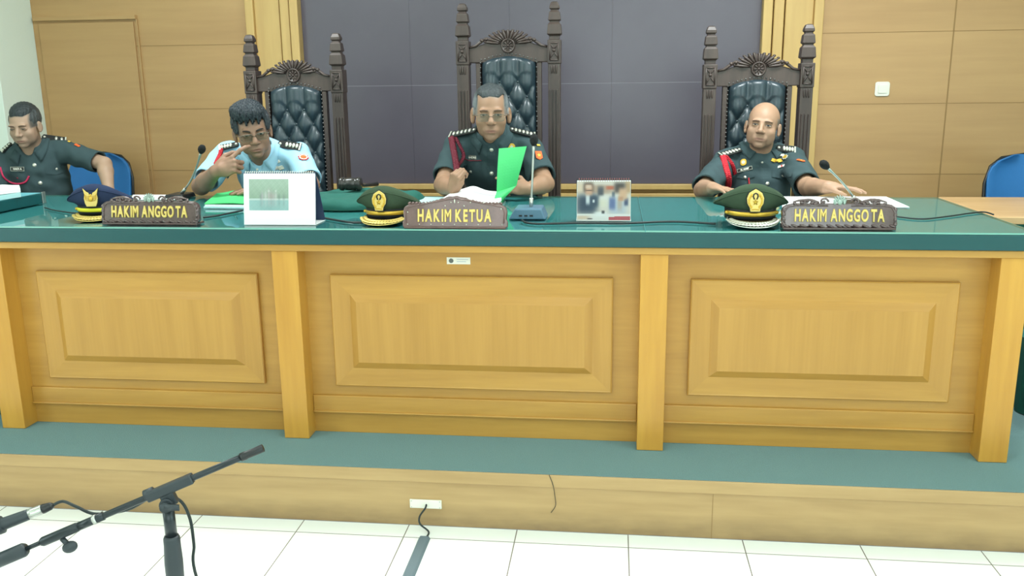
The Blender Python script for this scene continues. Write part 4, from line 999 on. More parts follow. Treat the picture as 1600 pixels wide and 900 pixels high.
P3 = person(dict(label='balding seated person in dark green uniform with red braided cord', skin=(164, 130, 106),
    head=at(1192, 197, Y=1.42), look=(-0.06, -0.08), roll=0.11, hs=0.965, wide=1.03, jaw=1.10, nk=1.05, neck=at(1190, 236, Y=1.49), sh=(at(1136, 252, Y=1.52), at(1237, 249, Y=1.52)), girth=1.08,
    hip=Vector((0.70, 1.45, 0.60)), leaf=0.014, arm=((at(1098, 297, Y=1.13), at(1112, 308, Y=0.84)), (at(1262, 293, Y=1.12), at(1292, 305, Y=0.88))),
    hand=(dict(d=(0.5, -0.8, 0.04), n=(0, 0, 1), side=(1, 0, 0), curls=[(0.12, 0.16, 0.12)]*4, sc=0.8),
          dict(d=(0.75, -0.45, 0.03), n=(0, 0.1, 1), side=(-0.6, -0.8, 0), curls=[(0.12, 0.18, 0.12)]*4, sc=0.85)),
    hair_col=((120, 108, 96), (116, 104, 94)), scalp=0.45, hair_t=0.003, hairline=0.10, bald=True, spiky=0.0006, brow_mat='brow_soft', eye_open=0.8, brow=-0.002,
    cloth=M['army'], sleeve=(0.92, 0.92), v=0.022, fold=4.1))
P0 = person(dict(label='seated person in dark green uniform looking down at the far left', skin=(168, 138, 116),
    head=at(39, 196, Y=1.60), look=(-0.50, 0.22), roll=-0.04, hs=0.97, neck=at(50, 233, Y=1.68), sh=(at(4, 252, Y=1.66), at(98, 236, Y=1.74)),
    hip=at(78, 325, Y=1.76).xyz*1.0, arm=((at(-18, 306, Y=1.50), at(0, 335, Y=1.34)), (at(163, 256, Y=1.70), at(170, 296, Y=1.58))),
    hand=(dict(d=(0.8, -0.5, 0), n=(0, 0, 1), side=(0.5, 0.8, 0), curls=[(0.2, 0.3, 0.2)]*4),
          dict(d=(0.1, -0.3, -0.9), n=(0.9, 0, 0.1), side=(0, -1, 0), curls=[(0.3, 0.5, 0.3)]*4)),
    hair_col=((44, 50, 52), (66, 70, 70)), hair_t=0.009, hairline=0.064, temple=0.6, fade=0.026, eye_open=0.35, brow_mat='brow_soft', gaze=(0, -0.003),
    cloth=M['army'], sleeve=(0.80, 0.86), v=0.035, fold=5.2))

# --- pale blue officer
epaulette(P1, (437, 226), (471, 231), 4, w_=0.040, flat=0.9); epaulette(P1, (372, 227), (343, 233), 4, w_=0.034, flat=0.5)
name_tag(P1, 369, 273, 0.062, 0.019, 'RUDY', ang=-0.10)
o, (p, ax, ay, n) = plate_on(P1, 474, 247, 0, 0, M['red'], 'sleeve_patch', outline=[(0.023*math.cos(a)*(1+0.12*math.cos(8*a)), 0.023*math.sin(a)*(1+0.12*math.cos(8*a))) for a in np.linspace(0, 2*PI, 33)[:-1]])
mb = MB(); mb.lathe(p, [(0.019, 0), (0.019, 0.0006)], 20, frame=(ax, ay, n)); mb.out('patch_ring', M['white'], o)
mb = MB(); mb.lathe(p+n*0.0008, [(0.014, 0), (0.014, 0.0012), (0.008, 0.002)], 20, frame=(ax, ay, n)); mb.out('patch_centre', M['orange'], o)
cord(P1, [(346, 234), (344, 242), (340, 250), (337, 257)], 'red', braid=True, r=0.006)
button(P1, 402, 265, 0.006, 'white'); 
def wing_badge(Q, px, py, sc=1.0, mat='silver'):
    o, (p, ax, ay, n) = plate_on(Q, px, py, 0, 0, M[mat], 'wing_badge', outline=[(sc*x, sc*y) for x, y in star_outline(6, 0.010, 0.006)])
    mb = MB()
    for s_ in (-1, 1):
        for k in range(3): mb.ball(p+ax*s_*sc*(0.012+0.003*k)+ay*sc*(0.004-0.005*k), (0.014*sc, 0.004*sc, 0.002), 8, Matrix((ax, ay, n)).transposed() @ Matrix.Rotation(s_*0.3, 3, 'Z'))
    mb.out('wing', M[mat], o, smooth=True)
wing_badge(P1, 430, 252, 0.8); wing_badge(P1, 433, 262, 1.1)

# --- officer with the green folder
epaulette(P2, (744, 205), (704, 213), 5, w_=0.042, flat=0.3); epaulette(P2, (797, 204), (837, 212), 5, w_=0.042, flat=0.3)
for px, py, r in ((768, 234, .0105), (768, 271, .0105), (736, 268, .008)): button(P2, px, py, r)
patch(P2, ((762, 226), (774, 226), (774, 292), (762, 292)), M['army'], 'button_placket', th=0.002, nu=3, nv=12)
patch(P2, ((718, 254), (752, 254), (752, 266), (718, 266)), M['army'], 'pocket_flap', th=0.004, sag=4)
patch(P2, ((786, 252), (818, 252), (818, 264), (786, 264)), M['army'], 'pocket_flap', th=0.004, sag=4)
name_tag(P2, 738, 246, 0.066, 0.021, 'ANDRE')
cord(P2, [(706, 216), (708, 232), (710, 250), (712, 266)], 'maroon', braid=True, r=0.008, lift=0.008)
cord(P2, [(712, 216), (718, 232), (722, 246), (712, 262)], 'maroon', braid=True, r=0.004, lift=0.010)
cord(P2, [(720, 244), (728, 250), (742, 251), (753, 250)], 'maroon', r=0.0022)
o, (p, ax, ay, n) = plate_on(P2, 799, 229, 0, 0, M['gold'], 'breast_badge', outline=[(0.017*math.cos(a), 0.015*math.sin(a)) for a in np.linspace(0, 2*PI, 25)[:-1]])
mb = MB(); mb.prism([(0.8*x, 0.8*y) for x, y in star_outline(5, 0.013, 0.006)], p, ax, ay, n, 0.002); mb.out('badge_star', M['silver'], o)
def army_patch(Q, px, py, w_, h_, ang):
    o, (p, ax, ay, n) = plate_on(Q, px, py, 0, 0, M['orange'], 'sleeve_patch', ang, outline=[(-w_/2, h_/2), (w_/2, h_/2), (w_/2, -h_*0.3), (0, -h_/2), (-w_/2, -h_*0.3)])
    mb = MB(); mb.prism([(0.75*w_/0.036*x, 0.9*w_/0.036*y) for x, y in star_outline(5, 0.015, 0.008)], p, ax, ay, n, 0.0008)
    mb.out('patch_star', M['yellow_thread'], o)
army_patch(P2, 842, 244, 0.030, 0.058, 0.12); 
plate_on(P2, 841, 228, 0.016, 0.012, M['yellow_thread'], 'sleeve_title', 0.3)

# --- balding officer
epaulette(P3, (1156, 236), (1125, 245), 5, w_=0.042, flat=0.4); epaulette(P3, (1214, 232), (1242, 236), 4, w_=0.036, flat=0.8)
button(P3, 1191, 254, 0.006); button(P3, 1199, 287, 0.010); button(P3, 1164, 277, 0.009); button(P3, 1224, 274, 0.008)
patch(P3, ((1152, 268), (1180, 266), (1180, 276), (1152, 278)), M['army'], 'pocket_flap', th=0.004, sag=3)
patch(P3, ((1206, 266), (1240, 265), (1238, 276), (1206, 277)), M['army'], 'pocket_flap', th=0.004, sag=3)
patch(P3, ((1187, 250), (1199, 250), (1201, 300), (1189, 300)), M['army'], 'button_placket', th=0.002, nu=3, nv=12)
name_tag(P3, 1164, 265, 0.072, 0.018, 'M. ARIEF', ang=0.10)
o, (p, ax, ay, n) = plate_on(P3, 1162, 254, 0.030, 0.034, M['gold'], 'breast_badge', r=0.013)
mb = MB(); mb.lathe(p, [(0.009, 0), (0.009, 0.001)], 16, frame=(ax, ay, n)); mb.out('badge_centre', M['silver'], o)
wing_badge(P3, 1219, 243, 0.8); wing_badge(P3, 1213, 251, 1.0, 'gold')
o, (p, ax, ay, n) = plate_on(P3, 1227, 246, 0, 0, M['silver'], 'breast_star', outline=[(x, y) for x, y in star_outline(8, 0.017, 0.012)])
mb = MB(); mb.lathe(p, [(0.010, 0), (0.010, 0.001)], 16, frame=(ax, ay, n)); mb.out('star_centre', M['gold'], o)
o, (p, ax, ay, n) = plate_on(P3, 1222, 260, 0.088, 0.011, M['white'], 'ribbon_bar', r=0.0005)
mb = MB()
for k in (-0.026, 0.0, 0.026): mb.obox(p+ax*k+n*0.0003, ax, ay, n, 0.007, 0.0105, 0.0008)
mb.out('ribbon_stripes', solid('red ribbon', (186, 60, 60), 0.7), o)
cord(P3, [(1129, 246), (1132, 262), (1136, 280), (1138, 300)], 'red', braid=True, r=0.0075, lift=0.008)
cord(P3, [(1133, 246), (1142, 258), (1148, 272)], 'red', braid=True, r=0.0045, lift=0.008)
cord(P3, [(1170, 278), (1171, 292), (1171, 300)], 'red', r=0.0032)
army_patch(P3, 1252, 252, 0.014, 0.050, 0.5)

# --- far-left officer
epaulette(P0, (68, 214), (104, 217), 2, w_=0.042, flat=0.8); epaulette(P0, (18, 226), (-4, 231), 3, w_=0.040, flat=0.2)
for px, py, r in ((54, 258, .011), (63, 286, .011), (88, 264, .009)): button(P0, px, py, r)
button(P0, 28, 278, 0.007, 'maroon')
patch(P0, ((70, 258), (104, 256), (104, 268), (72, 272)), M['army'], 'pocket_flap', th=0.004, sag=3)
patch(P0, ((14, 272), (40, 272), (40, 281), (14, 280)), M['army'], 'pocket_flap', th=0.004, sag=2)
name_tag(P0, 28, 264, 0.074, 0.024, 'HADI A')
cord(P0, [(0, 262), (4, 276), (14, 284), (28, 287), (40, 284), (46, 275)], 'pink', r=0.005)
plate_on(P0, 121, 228, 0.036, 0.014, M['orange'], 'sleeve_patch', -0.5)
plate_on(P0, 108, 222, 0.014, 0.012, M['yellow_thread'], 'sleeve_title', -0.4)

# ================================================================ things on the bench
X3, Y3, Z3 = Vector((1, 0, 0)), Vector((0, 1, 0)), Vector((0, 0, 1))
def nameplate(x0, x1, yb, words, kind, label):
    cx = (x0+x1)/2; W_ = x1-x0; t = thing('nameplate', (cx, yb, TOP), label, 'nameplate', None)
    tilt = 0.16; ay = Vector((0, math.sin(tilt), math.cos(tilt))); n = Vector((0, -math.cos(tilt), math.sin(tilt)))
    o = Vector((cx, yb, TOP+0.001)); wood_ = M['plate_wood'] if kind == 'ketua' else M['plate_dark']; hp = 0.082
    h = W_/2
    if kind == 'ketua':
        top = [(h*0.99, 0.055), (h*0.965, 0.070), (h*0.87, 0.080)] + [(x*h, 0.082 + 0.026*(0.5+0.5*math.cos(min(1, abs(x)/0.62)*PI)) + 0.0015*math.sin(x*40)) for x in np.linspace(0.8, -0.8, 33)] + [(-h*0.87, 0.080), (-h*0.965, 0.070), (-h*0.99, 0.055)]
        out = [(-h, 0), (h, 0), (h, 0.018), (h*0.975, 0.028)] + top + [(-h*0.975, 0.028), (-h, 0.018)]
    else:
        bot = [(x*h, 0.003*math.sin(x*34)) for x in np.linspace(-0.97, 0.97, 60)]
        out = bot + [(h, 0.012), (h*0.985, 0.03), (h*0.99, 0.055), (h*0.965, 0.068), (h*0.90, 0.076), (h*0.80, 0.080), (-h*0.80, 0.080), (-h*0.90, 0.076), (-h*0.965, 0.068), (-h*0.99, 0.055), (-h*0.985, 0.03), (-h, 0.012)]
    mb = MB(); mb.prism(out, o+Vector((0, 0.022, 0.0035 if kind != 'ketua' else 0)), X3, ay, -n, -0.022); board = bev(mb.out('board', wood_, t), 0.003, 2)
    mb = MB(); mb.box(cx-h*0.97, cx+h*0.97, yb-0.006, yb+0.055, TOP, TOP+0.008); bev(mb.out('foot', wood_, t), 0.002)
    f = o + n*(-0.0215+0.022) + Vector((0, 0.0, 0.0)) 
    f = o + Vector((0, 0.0225, 0.0035)) - Vector((0, 0.022, 0))
    F = lambda x, z, d=0.0: o + Vector((0, 0.022, 0.002)) + X3*x + ay*z + n*(0.022+d)
    mb = MB()
    if kind != 'ketua':
        # rope-like lower border, scrolls and leaves along the top
        for k in range(13): mb.ball(F(h*(-0.92+1.84*k/12), 0.006, 0.001), (0.013, 0.005, 0.0045), 8, Matrix.Rotation(0.35, 3, 'Y'))
        for s_ in (-1, 1):
            for (ox, oz, r) in ((0.030, 0.0, 0.0), (0.052, 0.086, 0.017), (0.110, 0.084, 0.010)):
                if r == 0: continue
                mb.tube([F(s_*(ox+r*math.exp(-k*0.14)*math.cos(PI-k*0.5)), oz+r*math.exp(-k*0.14)*math.sin(PI-k*0.5), 0.0) for k in range(17)], 0.0038, 7)
                mb.ball(F(s_*ox, oz, 0.002), 0.0045, 8)
            mb.tube([F(s_*0.066, 0.083), F(s_*0.085, 0.090), F(s_*0.100, 0.094), F(s_*0.125, 0.092), F(s_*0.150, 0.086)], [0.004, 0.005, 0.005, 0.0045, 0.002], 7)
            for k in range(7): mb.ball(F(s_*(0.078+k*0.011), 0.080+0.004*math.sin(k*2.1), 0.002), (0.008, 0.004, 0.0055), 8, Matrix.Rotation(s_*(0.6-0.2*k), 3, 'Y'))
            mb.tube([F(s_*h*0.94, 0.010, 0.001), F(s_*h*0.955, 0.03, 0.001), F(s_*h*0.94, 0.055, 0.001), F(s_*h*0.88, 0.071, 0.001), F(s_*h*0.7, 0.075, 0.001), F(s_*h*0.2, 0.073, 0.001)], 0.0032, 7)
            for k in range(4): mb.ball(F(s_*h*0.955, 0.012+k*0.016, 0.002), (0.006, 0.004, 0.007), 8)
        mb.out('border_carving', wood_, board, smooth=True)
        mb = MB()
        for k in range(7):
            a = (k-3)*0.42; mb.ball(F(math.sin(a)*0.013, 0.086+math.cos(a)*0.012, 0.002), (0.0032, 0.0035, 0.012), 8, Matrix.Rotation(a, 3, 'Y'))
        mb.ball(F(0, 0.084, 0.004), (0.009, 0.005, 0.009), 10)
        for s_ in (-1, 1): mb.ball(F(s_*0.015, 0.086, 0.002), (0.006, 0.004, 0.010), 8)
        mb.out('crest', M['crystal'], t, smooth=True)
    else:
        for s_ in (-1, 1):
            for k in range(9): mb.ball(F(s_*h*(0.35+0.065*k), 0.080+0.020*(0.5+0.5*math.cos(min(1, (0.35+0.065*k)/0.62)*PI))+0.001, -0.004), (0.007, 0.006, 0.0045), 8, Matrix.Rotation(s_*0.5, 3, 'Y'))
            mb.tube([F(s_*h*0.93, 0.012, 0.001), F(s_*h*0.94, 0.05, 0.001), F(s_*h*0.90, 0.068, 0.001), F(s_*h*0.60, 0.078, 0.001), F(s_*h*0.30, 0.088, 0.001), F(0, 0.098, 0.001)], 0.0022, 7)
        mb.out('border_carving', wood_, board, smooth=True)
        mb = MB()
        for k in range(9): mb.ball(F(h*(-0.9+1.8*k/8), 0.008, 0.0015), 0.0022, 7)
        for x, z in ((-0.18, 0.072), (0.18, 0.072), (0, 0.086), (-0.07, 0.084), (0.07, 0.084), (-0.55, 0.083), (0.55, 0.083), (0.88, 0.062), (-0.9, 0.05), (0.3, 0.084)): mb.ball(F(h*x, z, 0.0015), 0.0024, 7)
        mb.ball(F(0, 0.088, 0.002), (0.0025, 0.002, 0.007), 8)
        mb.out('bead_trim', M['silver'], t, smooth=True)
    n1, n2 = words.split(' ')
    if kind == 'ketua':
        L_ = []; x = 0
        for wd_ in 'HAKIM KETUA':
            if wd_ == ' ': x += 0.012; continue
            me = text_mesh(wd_, 0.058, extrude=0.002, bevel=0.0025, sx=0.70); xs_ = [v.co.x for v in me.vertices]; a, b = min(xs_), max(xs_)
            me.transform(Matrix.Translation((x-a, 0, 0))); x += (b-a)+0.0055; L_.append(me)
        for me in L_:
            me.transform(Matrix.Diagonal((h*1.43/x, 1, 1, 1)) @ Matrix.Translation((-x/2+0.002, 0, 0)))
            mm = Matrix((X3, ay, n)).transposed().to_4x4(); mm.translation = F(0, 0.036, 0.001); me.transform(mm); link('letter', me, M['gold_letter'], t)
    else:
        zc = 0.039; L_ = []; x = 0
        for wd_, gap in (('H', 0), ('A', 0), ('K', 0), ('I', 0), ('M', 0.012), ('A', 0), ('N', 0), ('G', 0), ('G', 0), ('O', 0.005), ('T', -0.002), ('A', 0)):
            me = text_mesh(wd_, 0.056, extrude=0.002, bevel=0.0024, sx=0.70); xs_ = [v.co.x for v in me.vertices]; a, b = min(xs_), max(xs_)
            me.transform(Matrix.Translation((x-a, 0, 0))); x += (b-a)+0.0040+gap; L_.append(me)
        k = h*1.56/x
        for me in L_:
            me.transform(Matrix.Diagonal((k, 1, 1, 1)) @ Matrix.Translation((-x/2+0.002, 0, 0)))
            mm = Matrix((X3, ay, n)).transposed().to_4x4(); mm.translation = F(0, zc, 0.001); me.transform(mm); link('letter', me, M['gold_letter'], t)
    return t
nameplate(-1.868, -1.490, 0.035, 'HAKIM ANGGOTA', 'anggota', 'dark carved nameplate beside the navy cap, in front of the officer in pale blue')
nameplate(-0.727, -0.359, -0.005, 'HAKIM KETUA', 'ketua', 'reddish brown arched nameplate at the middle of the bench reading HAKIM KETUA')
nameplate(0.560, 0.934, 0.022, 'HAKIM ANGGOTA', 'anggota', 'dark carved nameplate in front of the balding officer')

def leaf_chain(mb, pts, n, s, seg=8):
    for i in range(len(pts)-1):
        c = (pts[i]+pts[i+1])/2; d = (pts[i+1]-pts[i]).normalized(); b = n.cross(d).normalized(); L_ = (pts[i+1]-pts[i]).length
        for q in (-1, 1):
            dd = (d+b*q*0.55).normalized(); bb = n.cross(dd).normalized()
            mb.ball(c+b*q*s*0.42, (L_*0.75, s*0.42, 0.0022), seg, Matrix((dd, bb, n)).transposed())
def cap(c, rz, mat, band_mat, strap_mat, braid_mat, badge, label, sc=1.0):
    """peaked service cap resting on its visor; c: point under the middle of the band; faces -Y turned by rz"""
    t = thing('peaked_cap', c, label, 'cap')
    R = Matrix.Rotation(rz, 3, 'Z'); W3 = lambda x, y, z: Vector(c) + R @ Vector((x*sc, y*sc, z*sc))
    n_ = 48; A = [2*PI*k/n_ for k in range(n_)]                     # angle 0 = right, -pi/2 = front
    fr = lambda a: max(0.0, -math.sin(a))
    def ringp(rx, ry, zf): return [W3(rx(a)*math.cos(a), ry(a)*math.sin(a), zf(a)) for a in A]
    K = lambda v: (lambda a: v)
    # crown
    rings = [ringp(K(.088), K(.098), K(.058)), ringp(lambda a: .092+.018*abs(math.cos(a)), K(.102), lambda a: .064+.02*fr(a)),
             ringp(lambda a: .094+.034*abs(math.cos(a))**1.5, lambda a: .105+.02*max(0, math.sin(a)), lambda a: .068+.052*fr(a)**1.3+.002*max(0, math.sin(a))),
             ringp(lambda a: .092+.036*abs(math.cos(a))**1.5, lambda a: .100+.024*max(0, math.sin(a)), lambda a: .076+.058*fr(a)**1.3+.003*max(0, math.sin(a))),
             ringp(lambda a: .080+.030*abs(math.cos(a)), lambda a: .088+.02*max(0, math.sin(a)), lambda a: .090+.056*fr(a)**1.2),
             ringp(K(.066), K(.066), lambda a: .110+.038*fr(a)), ringp(K(.034), K(.036), lambda a: .124+.018*fr(a)), ringp(K(.003), K(.003), K(.129))]
    mb = MB(); mb.grid(rings, closed=True); cr = mb.out('crown', mat, t, smooth=True); so = cr.modifiers.new('s', 'SOLIDIFY'); so.thickness = 0.002; so.offset = -1
    pr = []
    for k in range(n_+1):
        a = A[k % n_]; pr.append(W3((.094+.036*abs(math.cos(a))**1.5)*math.cos(a), (.104+.023*max(0, math.sin(a)))*math.sin(a), .072+.055*fr(a)**1.3))
    mb = MB(); mb.tube(pr, 0.0018, 6); mb.out('piping', mat, t, smooth=True)
    # band
    mb = MB(); mb.grid([ringp(K(.0885), K(.0985), K(.020)), ringp(K(.0895), K(.0995), K(.059))], closed=True); b = mb.out('band', band_mat, t, smooth=True); so = b.modifiers.new('s', 'SOLIDIFY'); so.thickness = 0.003; so.offset = -1
    # visor
    P = []
    for j in range(7):
        v = j/6; row = []
        for i in range(25):
            a = -PI/2 + (i/24*2-1)*1.12; e = math.cos((i/24*2-1)*PI/2)**0.75
            r = .0985+0.050*v*e; row.append(W3(r*0.93*math.cos(a), r*math.sin(a), 0.026-0.0235*v*e - 0.001*(1-e)+0.002))
        P.append(row)
    mb = MB(); mb.sheet(P, R @ Vector((0, -0.3, 1)), 0.0025); vz = mb.out('visor', M['visor'], t, smooth=True)
    mb = MB()
    rimp = [q + Vector((0, 0, 0.0005)) for q in P[-1]]; mb.tube(rimp, 0.0018, 6); mb.out('visor_rim', braid_mat, vz, smooth=True)
    mb = MB(); nn = (R @ Vector((0, -0.45, 1))).normalized()
    leaf_chain(mb, [q + nn*0.003 for q in P[4][2:-2]], nn, 0.016); mb.out('leaf_braid', braid_mat, vz, smooth=True)
    # strap
    mb = MB(); P2_ = [[W3(.0915*math.cos(a), .1020*math.sin(a), z) for a in np.linspace(-PI+0.35, -0.35, 25)] for z in (0.036, 0.051)]
    mb.sheet(P2_, R @ Vector((0, -1, 0)), 0.002); so_ = mb.out('strap', strap_mat, t, smooth=True)
    mb = MB()
    for a in (-PI+0.38, -0.38): mb.ball(W3(.093*math.cos(a), .103*math.sin(a), .0435), 0.007*sc, 10)
    mb.out('strap_button', M['gold'], t, smooth=True)
    # badge on the crown front
    ax = R @ X3; lean = 0.12; ay = (R @ Vector((0, math.sin(lean), math.cos(lean)))); n = (R @ Vector((0, -math.cos(lean), math.sin(lean)))); o = W3(0, -0.1085, 0.094)
    if badge == 'wings':
        out = [(-.018, -.034), (.018, -.034), (.024, -.020), (.027, 0), (.024, .014), (.026, .024), (.030, .040), (.016, .026), (.008, .022), (.004, .012), (0, .018), (-.004, .012), (-.008, .022), (-.016, .026), (-.030, .040), (-.026, .024), (-.024, .014), (-.027, 0), (-.024, -.020)]
    else:
        out = [(-.016, -.038), (.016, -.038), (.018, -.026), (.027, -.010), (.029, .008), (.022, .026), (.010, .034), (0, .040), (-.010, .034), (-.022, .026), (-.029, .008), (-.027, -.010), (-.018, -.026)]
    mb = MB(); mb.prism([(x*1.12*sc, y*1.10*sc) for x, y in out], o-n*0.004, ax, ay, n, 0.003); bk = bev(mb.out('badge_backing', M['hat_band'], t), 0.001, 1)
    mb = MB(); mb.prism([(x*sc, y*sc) for x, y in out], o-n*0.001, ax, ay, n, 0.0035); bd = bev(mb.out('badge', braid_mat if badge == 'dull' else M['gold_letter'], t), 0.0012, 2)
    mb = MB(); Fb = lambda x, y, d=0.0035: o + ax*x*sc + ay*y*sc + n*d
    if badge == 'wings':
        for k in range(4):
            for s_ in (-1, 1): mb.tube([Fb(s_*0.006, .006-.006*k), Fb(s_*0.018, .010-.006*k), Fb(s_*0.023, .018-.006*k)], 0.0012, 5)
        mb.ball(Fb(0, -.004), (0.008, 0.004, 0.010), 10); mb.ball(Fb(0, .010), (0.004, 0.004, 0.006), 8)
    else:
        mb.prism([(x*sc*.6, y*sc*.6+0.0) for x, y in star_outline(5, 0.018, 0.008)], Fb(0, -0.006, 0.002), ax, ay, n, 0.003)
        for s_ in (-1, 1):
            for k in range(6): a = -0.9+k*0.36; mb.ball(Fb(s_*0.022*math.cos(a), 0.026*math.sin(a)-0.002), (0.003, 0.002, 0.006), 7)
        mb.tube([Fb(-.013, -.032), Fb(0, -.030), Fb(.013, -.032)], 0.0018, 5)
    mb.out('badge_relief', M['gold'], bd, smooth=True)
    mb = MB()
    if badge != 'wings':
        mb.tube([Fb(-.004, .004), Fb(-.008, .014), Fb(-.006, .022), Fb(0, .025), Fb(.006, .022), Fb(.008, .014), Fb(.004, .004)], 0.0024, 6)
        mb.out('badge_inlay', M['hat_band'], bd, smooth=True)
    return t
a = at(600, 352, Z=0.8); cap((a.x-0.005, 0.165, TOP), -0.10, M['hat_green'], M['hat_band'], M['gold'], M['gold_letter'], 'wreath', 'dark green peaked cap with gold leaf braid beside the HAKIM KETUA nameplate', 0.92)
M['dull_gold'] = solid('dull gold', (176, 152, 84), 0.4, metal=0.4, bump=0.2, bscale=300)
cap((0.478, 0.165, TOP), 0.0, M['hat_green'], M['hat_band'], M['gold'], M['silver'], 'wreath', 'dark green peaked cap with silver leaf braid beside the right nameplate', 0.98)
a = at(150, 347, Z=0.8); cap((a.x-0.045, 0.215, TOP), 0.22, M['hat_navy'], M['hat_band'], M['yellow'], M['gold_letter'], 'wings', 'navy peaked cap with winged badge and yellow band beside the left nameplate', 0.92)

def mic(base, tip, label, big=True, bend=(0, 0, 0)):
    base, tip = Vector(base), Vector(tip); t = thing('desk_microphone', base, label, 'microphone')
    mb = MB(); bx = [(-0.07, 0), (0.07, 0), (0.052, 0.040), (-0.045, 0.040)] if big else [(-0.05, 0), (0.05, 0), (0.04, 0.02), (-0.04, 0.02)]
    mb.prism(bx, base+Vector((0, -0.055, 0.0006)), X3, Z3, Y3, 0.12); bo = bev(mb.out('base', M['mic_blue'] if big else M['black'], t), 0.006, 3)
    mb = MB()
    for k in range(3): mb.box(base.x-0.03+k*0.02, base.x-0.018+k*0.02, base.y-0.0575, base.y-0.0545, base.z+0.012, base.z+0.018)
    mb.out('button', M['black'], bo)
    s0 = base+Vector((0.01, 0, 0.038 if big else 0.019)); d = tip-s0; P = [s0+d*u+Vector(bend)*math.sin(u*PI) for u in np.linspace(0, 1, 14)]
    mb = MB(); mb.tube(P, [0.006]*2+[0.0042]*10+[0.006]*2, 10); mb.tube(P[:3], 0.0075, 10); mb.out('gooseneck', M['steel'], t, smooth=True)
    dd = (P[-1]-P[-2]).normalized(); mb = MB(); mb.tube([tip-dd*0.004, tip+dd*0.004, tip+dd*0.014, tip+dd*0.024, tip+dd*0.034, tip+dd*0.040], [q*(0.82 if big else 0.86) for q in (0.009, 0.015, 0.019, 0.019, 0.014, 0.005)], 16); mb.out('foam_head', M['black_matte'], t, smooth=True)
    return t
b = at(282, 309, Z=0.8); mic((b.x, 0.82, TOP), at(314, 238, Y=0.70), 'black-headed gooseneck microphone left of the officer in pale blue', False, (0.008, 0, -0.012))
b = at(824, 343, Z=0.8); mic((b.x, 0.262, TOP), at(834, 226, Y=0.26), 'blue grey desk microphone with tall gooseneck before the folder', True)
b = at(1312, 312, Z=0.8); mic((b.x, 0.60, TOP), at(1293, 262, Y=0.56), 'black-headed gooseneck microphone behind the right nameplate', False, (0.004, 0, 0.004))

def calendar(c, w_, h_, rz, tilt, depth, func, label, spiral_mat, nx, ny, margin, back_mat):
    t = thing('desk_calendar', c, label, 'calendar'); R = Matrix.Rotation(rz, 3, 'Z')
    ax = R @ X3; ay = R @ Vector((0, math.sin(tilt), math.cos(tilt))); n = R @ Vector((0, -math.cos(tilt), math.sin(tilt))); o = Vector(c)+Vector((0, 0, 0.001))
    top = o + ay*h_; yb = R @ Vector((0, depth, 0))
    mb = MB(); mb.prism([(-w_/2, 0), (w_/2, 0), (w_/2, h_), (-w_/2, h_)], o, ax, ay, -n, 0.004); pg = mb.out('pages', M['paper'], t)
    bo = o + yb; bv = (top-bo); mb = MB(); bn = ax.cross(bv).normalized()
    mb.prism([(-w_/2-0.002, 0), (w_/2+0.002, 0), (w_/2+0.002, bv.length), (-w_/2-0.002, bv.length)], bo, ax, bv.normalized(), bn, 0.002); mb.out('back_board', back_mat, t)
    mb = MB(); mb.prism([(-w_/2, 0), (w_/2, 0), (w_/2, h_), (-w_/2, h_)], o-n*0.0045, ax, ay, -n, 0.002); mb.out('front_board', back_mat, t)
    mb = MB(); mb.prism([(-w_/2-0.002, 0), (w_/2+0.002, 0), (w_/2+0.002, depth-0.004), (-w_/2-0.002, depth-0.004)], o+Vector((0, 0, 0.0))+R@Vector((0, 0.004, 0)), ax, R @ Y3, Z3, 0.0015); mb.out('bottom_board', M['paper'], t)
    mb = MB(); m_ = int(w_/0.0085)
    for k in range(m_):
        x = -w_/2+0.008+k*(w_-0.016)/(m_-1); P = [top+ax*x+ay*(-0.002)+ (ay*math.sin(a)+n*math.cos(a))*0.006-n*0.003 for a in np.linspace(-0.4, 2*PI-0.6, 10)]
        mb.tube(P, 0.0010, 5)
    mb.out('spiral_binding', spiral_mat, t, smooth=True)
    ml, mr, mb_, mt_ = margin
    picture('printed_photo', o+ax*(-w_/2+ml)+ay*mb_+n*0.0006, ax, ay, w_-ml-mr, h_-mb_-mt_, nx, ny, func, pg)
    return t, o, ax, ay, n, pg
def lake(u, v):
    C = np.zeros(u.shape+(3,)); sky = np.array((186, 208, 190.)); C[:] = sky
    tex = (np.sin(u*31+v*17)+np.sin(u*57-v*43+2)+np.sin(u*91+v*67))[..., None]*2; C += tex
    haze = np.clip((v-0.35)/0.5, 0, 1)[..., None]; C = C*haze + (C*0.90-np.array((6, 0, 6)))*(1-haze)
    wat = (v < 0.33)[..., None]; W = np.array((176, 214, 212.)) + tex*0.6 - 14*np.exp(-((u-0.5)/0.3)**2)[..., None]; C = np.where(wat, W, C)
    C = np.where(((v > 0.33) & (v < 0.38))[..., None], np.array((214, 232, 228.)), C)
    for x, h, c in ((.30, .22, (150, 160, 158)), (.34, .30, (196, 190, 196)), (.42, .34, (226, 222, 224)), (.50, .40, (214, 196, 200)), (.56, .30, (190, 170, 172)), (.62, .26, (202, 186, 190)), (.68, .32, (220, 216, 216)), (.76, .2, (140, 156, 150)), (.88, .18, (150, 162, 158))):
        m = np.exp(-(((u-x)/0.030)**2+((v-0.36-h/3)/(h*0.45))**2))[..., None]; C = C*(1-m*0.8)+np.array(c, float)*m*0.8
        r = np.exp(-(((u-x)/0.026)**2+((v-0.22)/0.10)**2))[..., None]*0.35; C = C*(1-r)+np.array(c, float)*r
    for x, y in ((.50, .62), (.68, .62)):
        m = np.exp(-(((u-x)/0.015)**2+((v-y)/0.03)**2))[..., None]; C = C*(1-m)+np.array((240, 244, 240.))*m
    return C*0.80
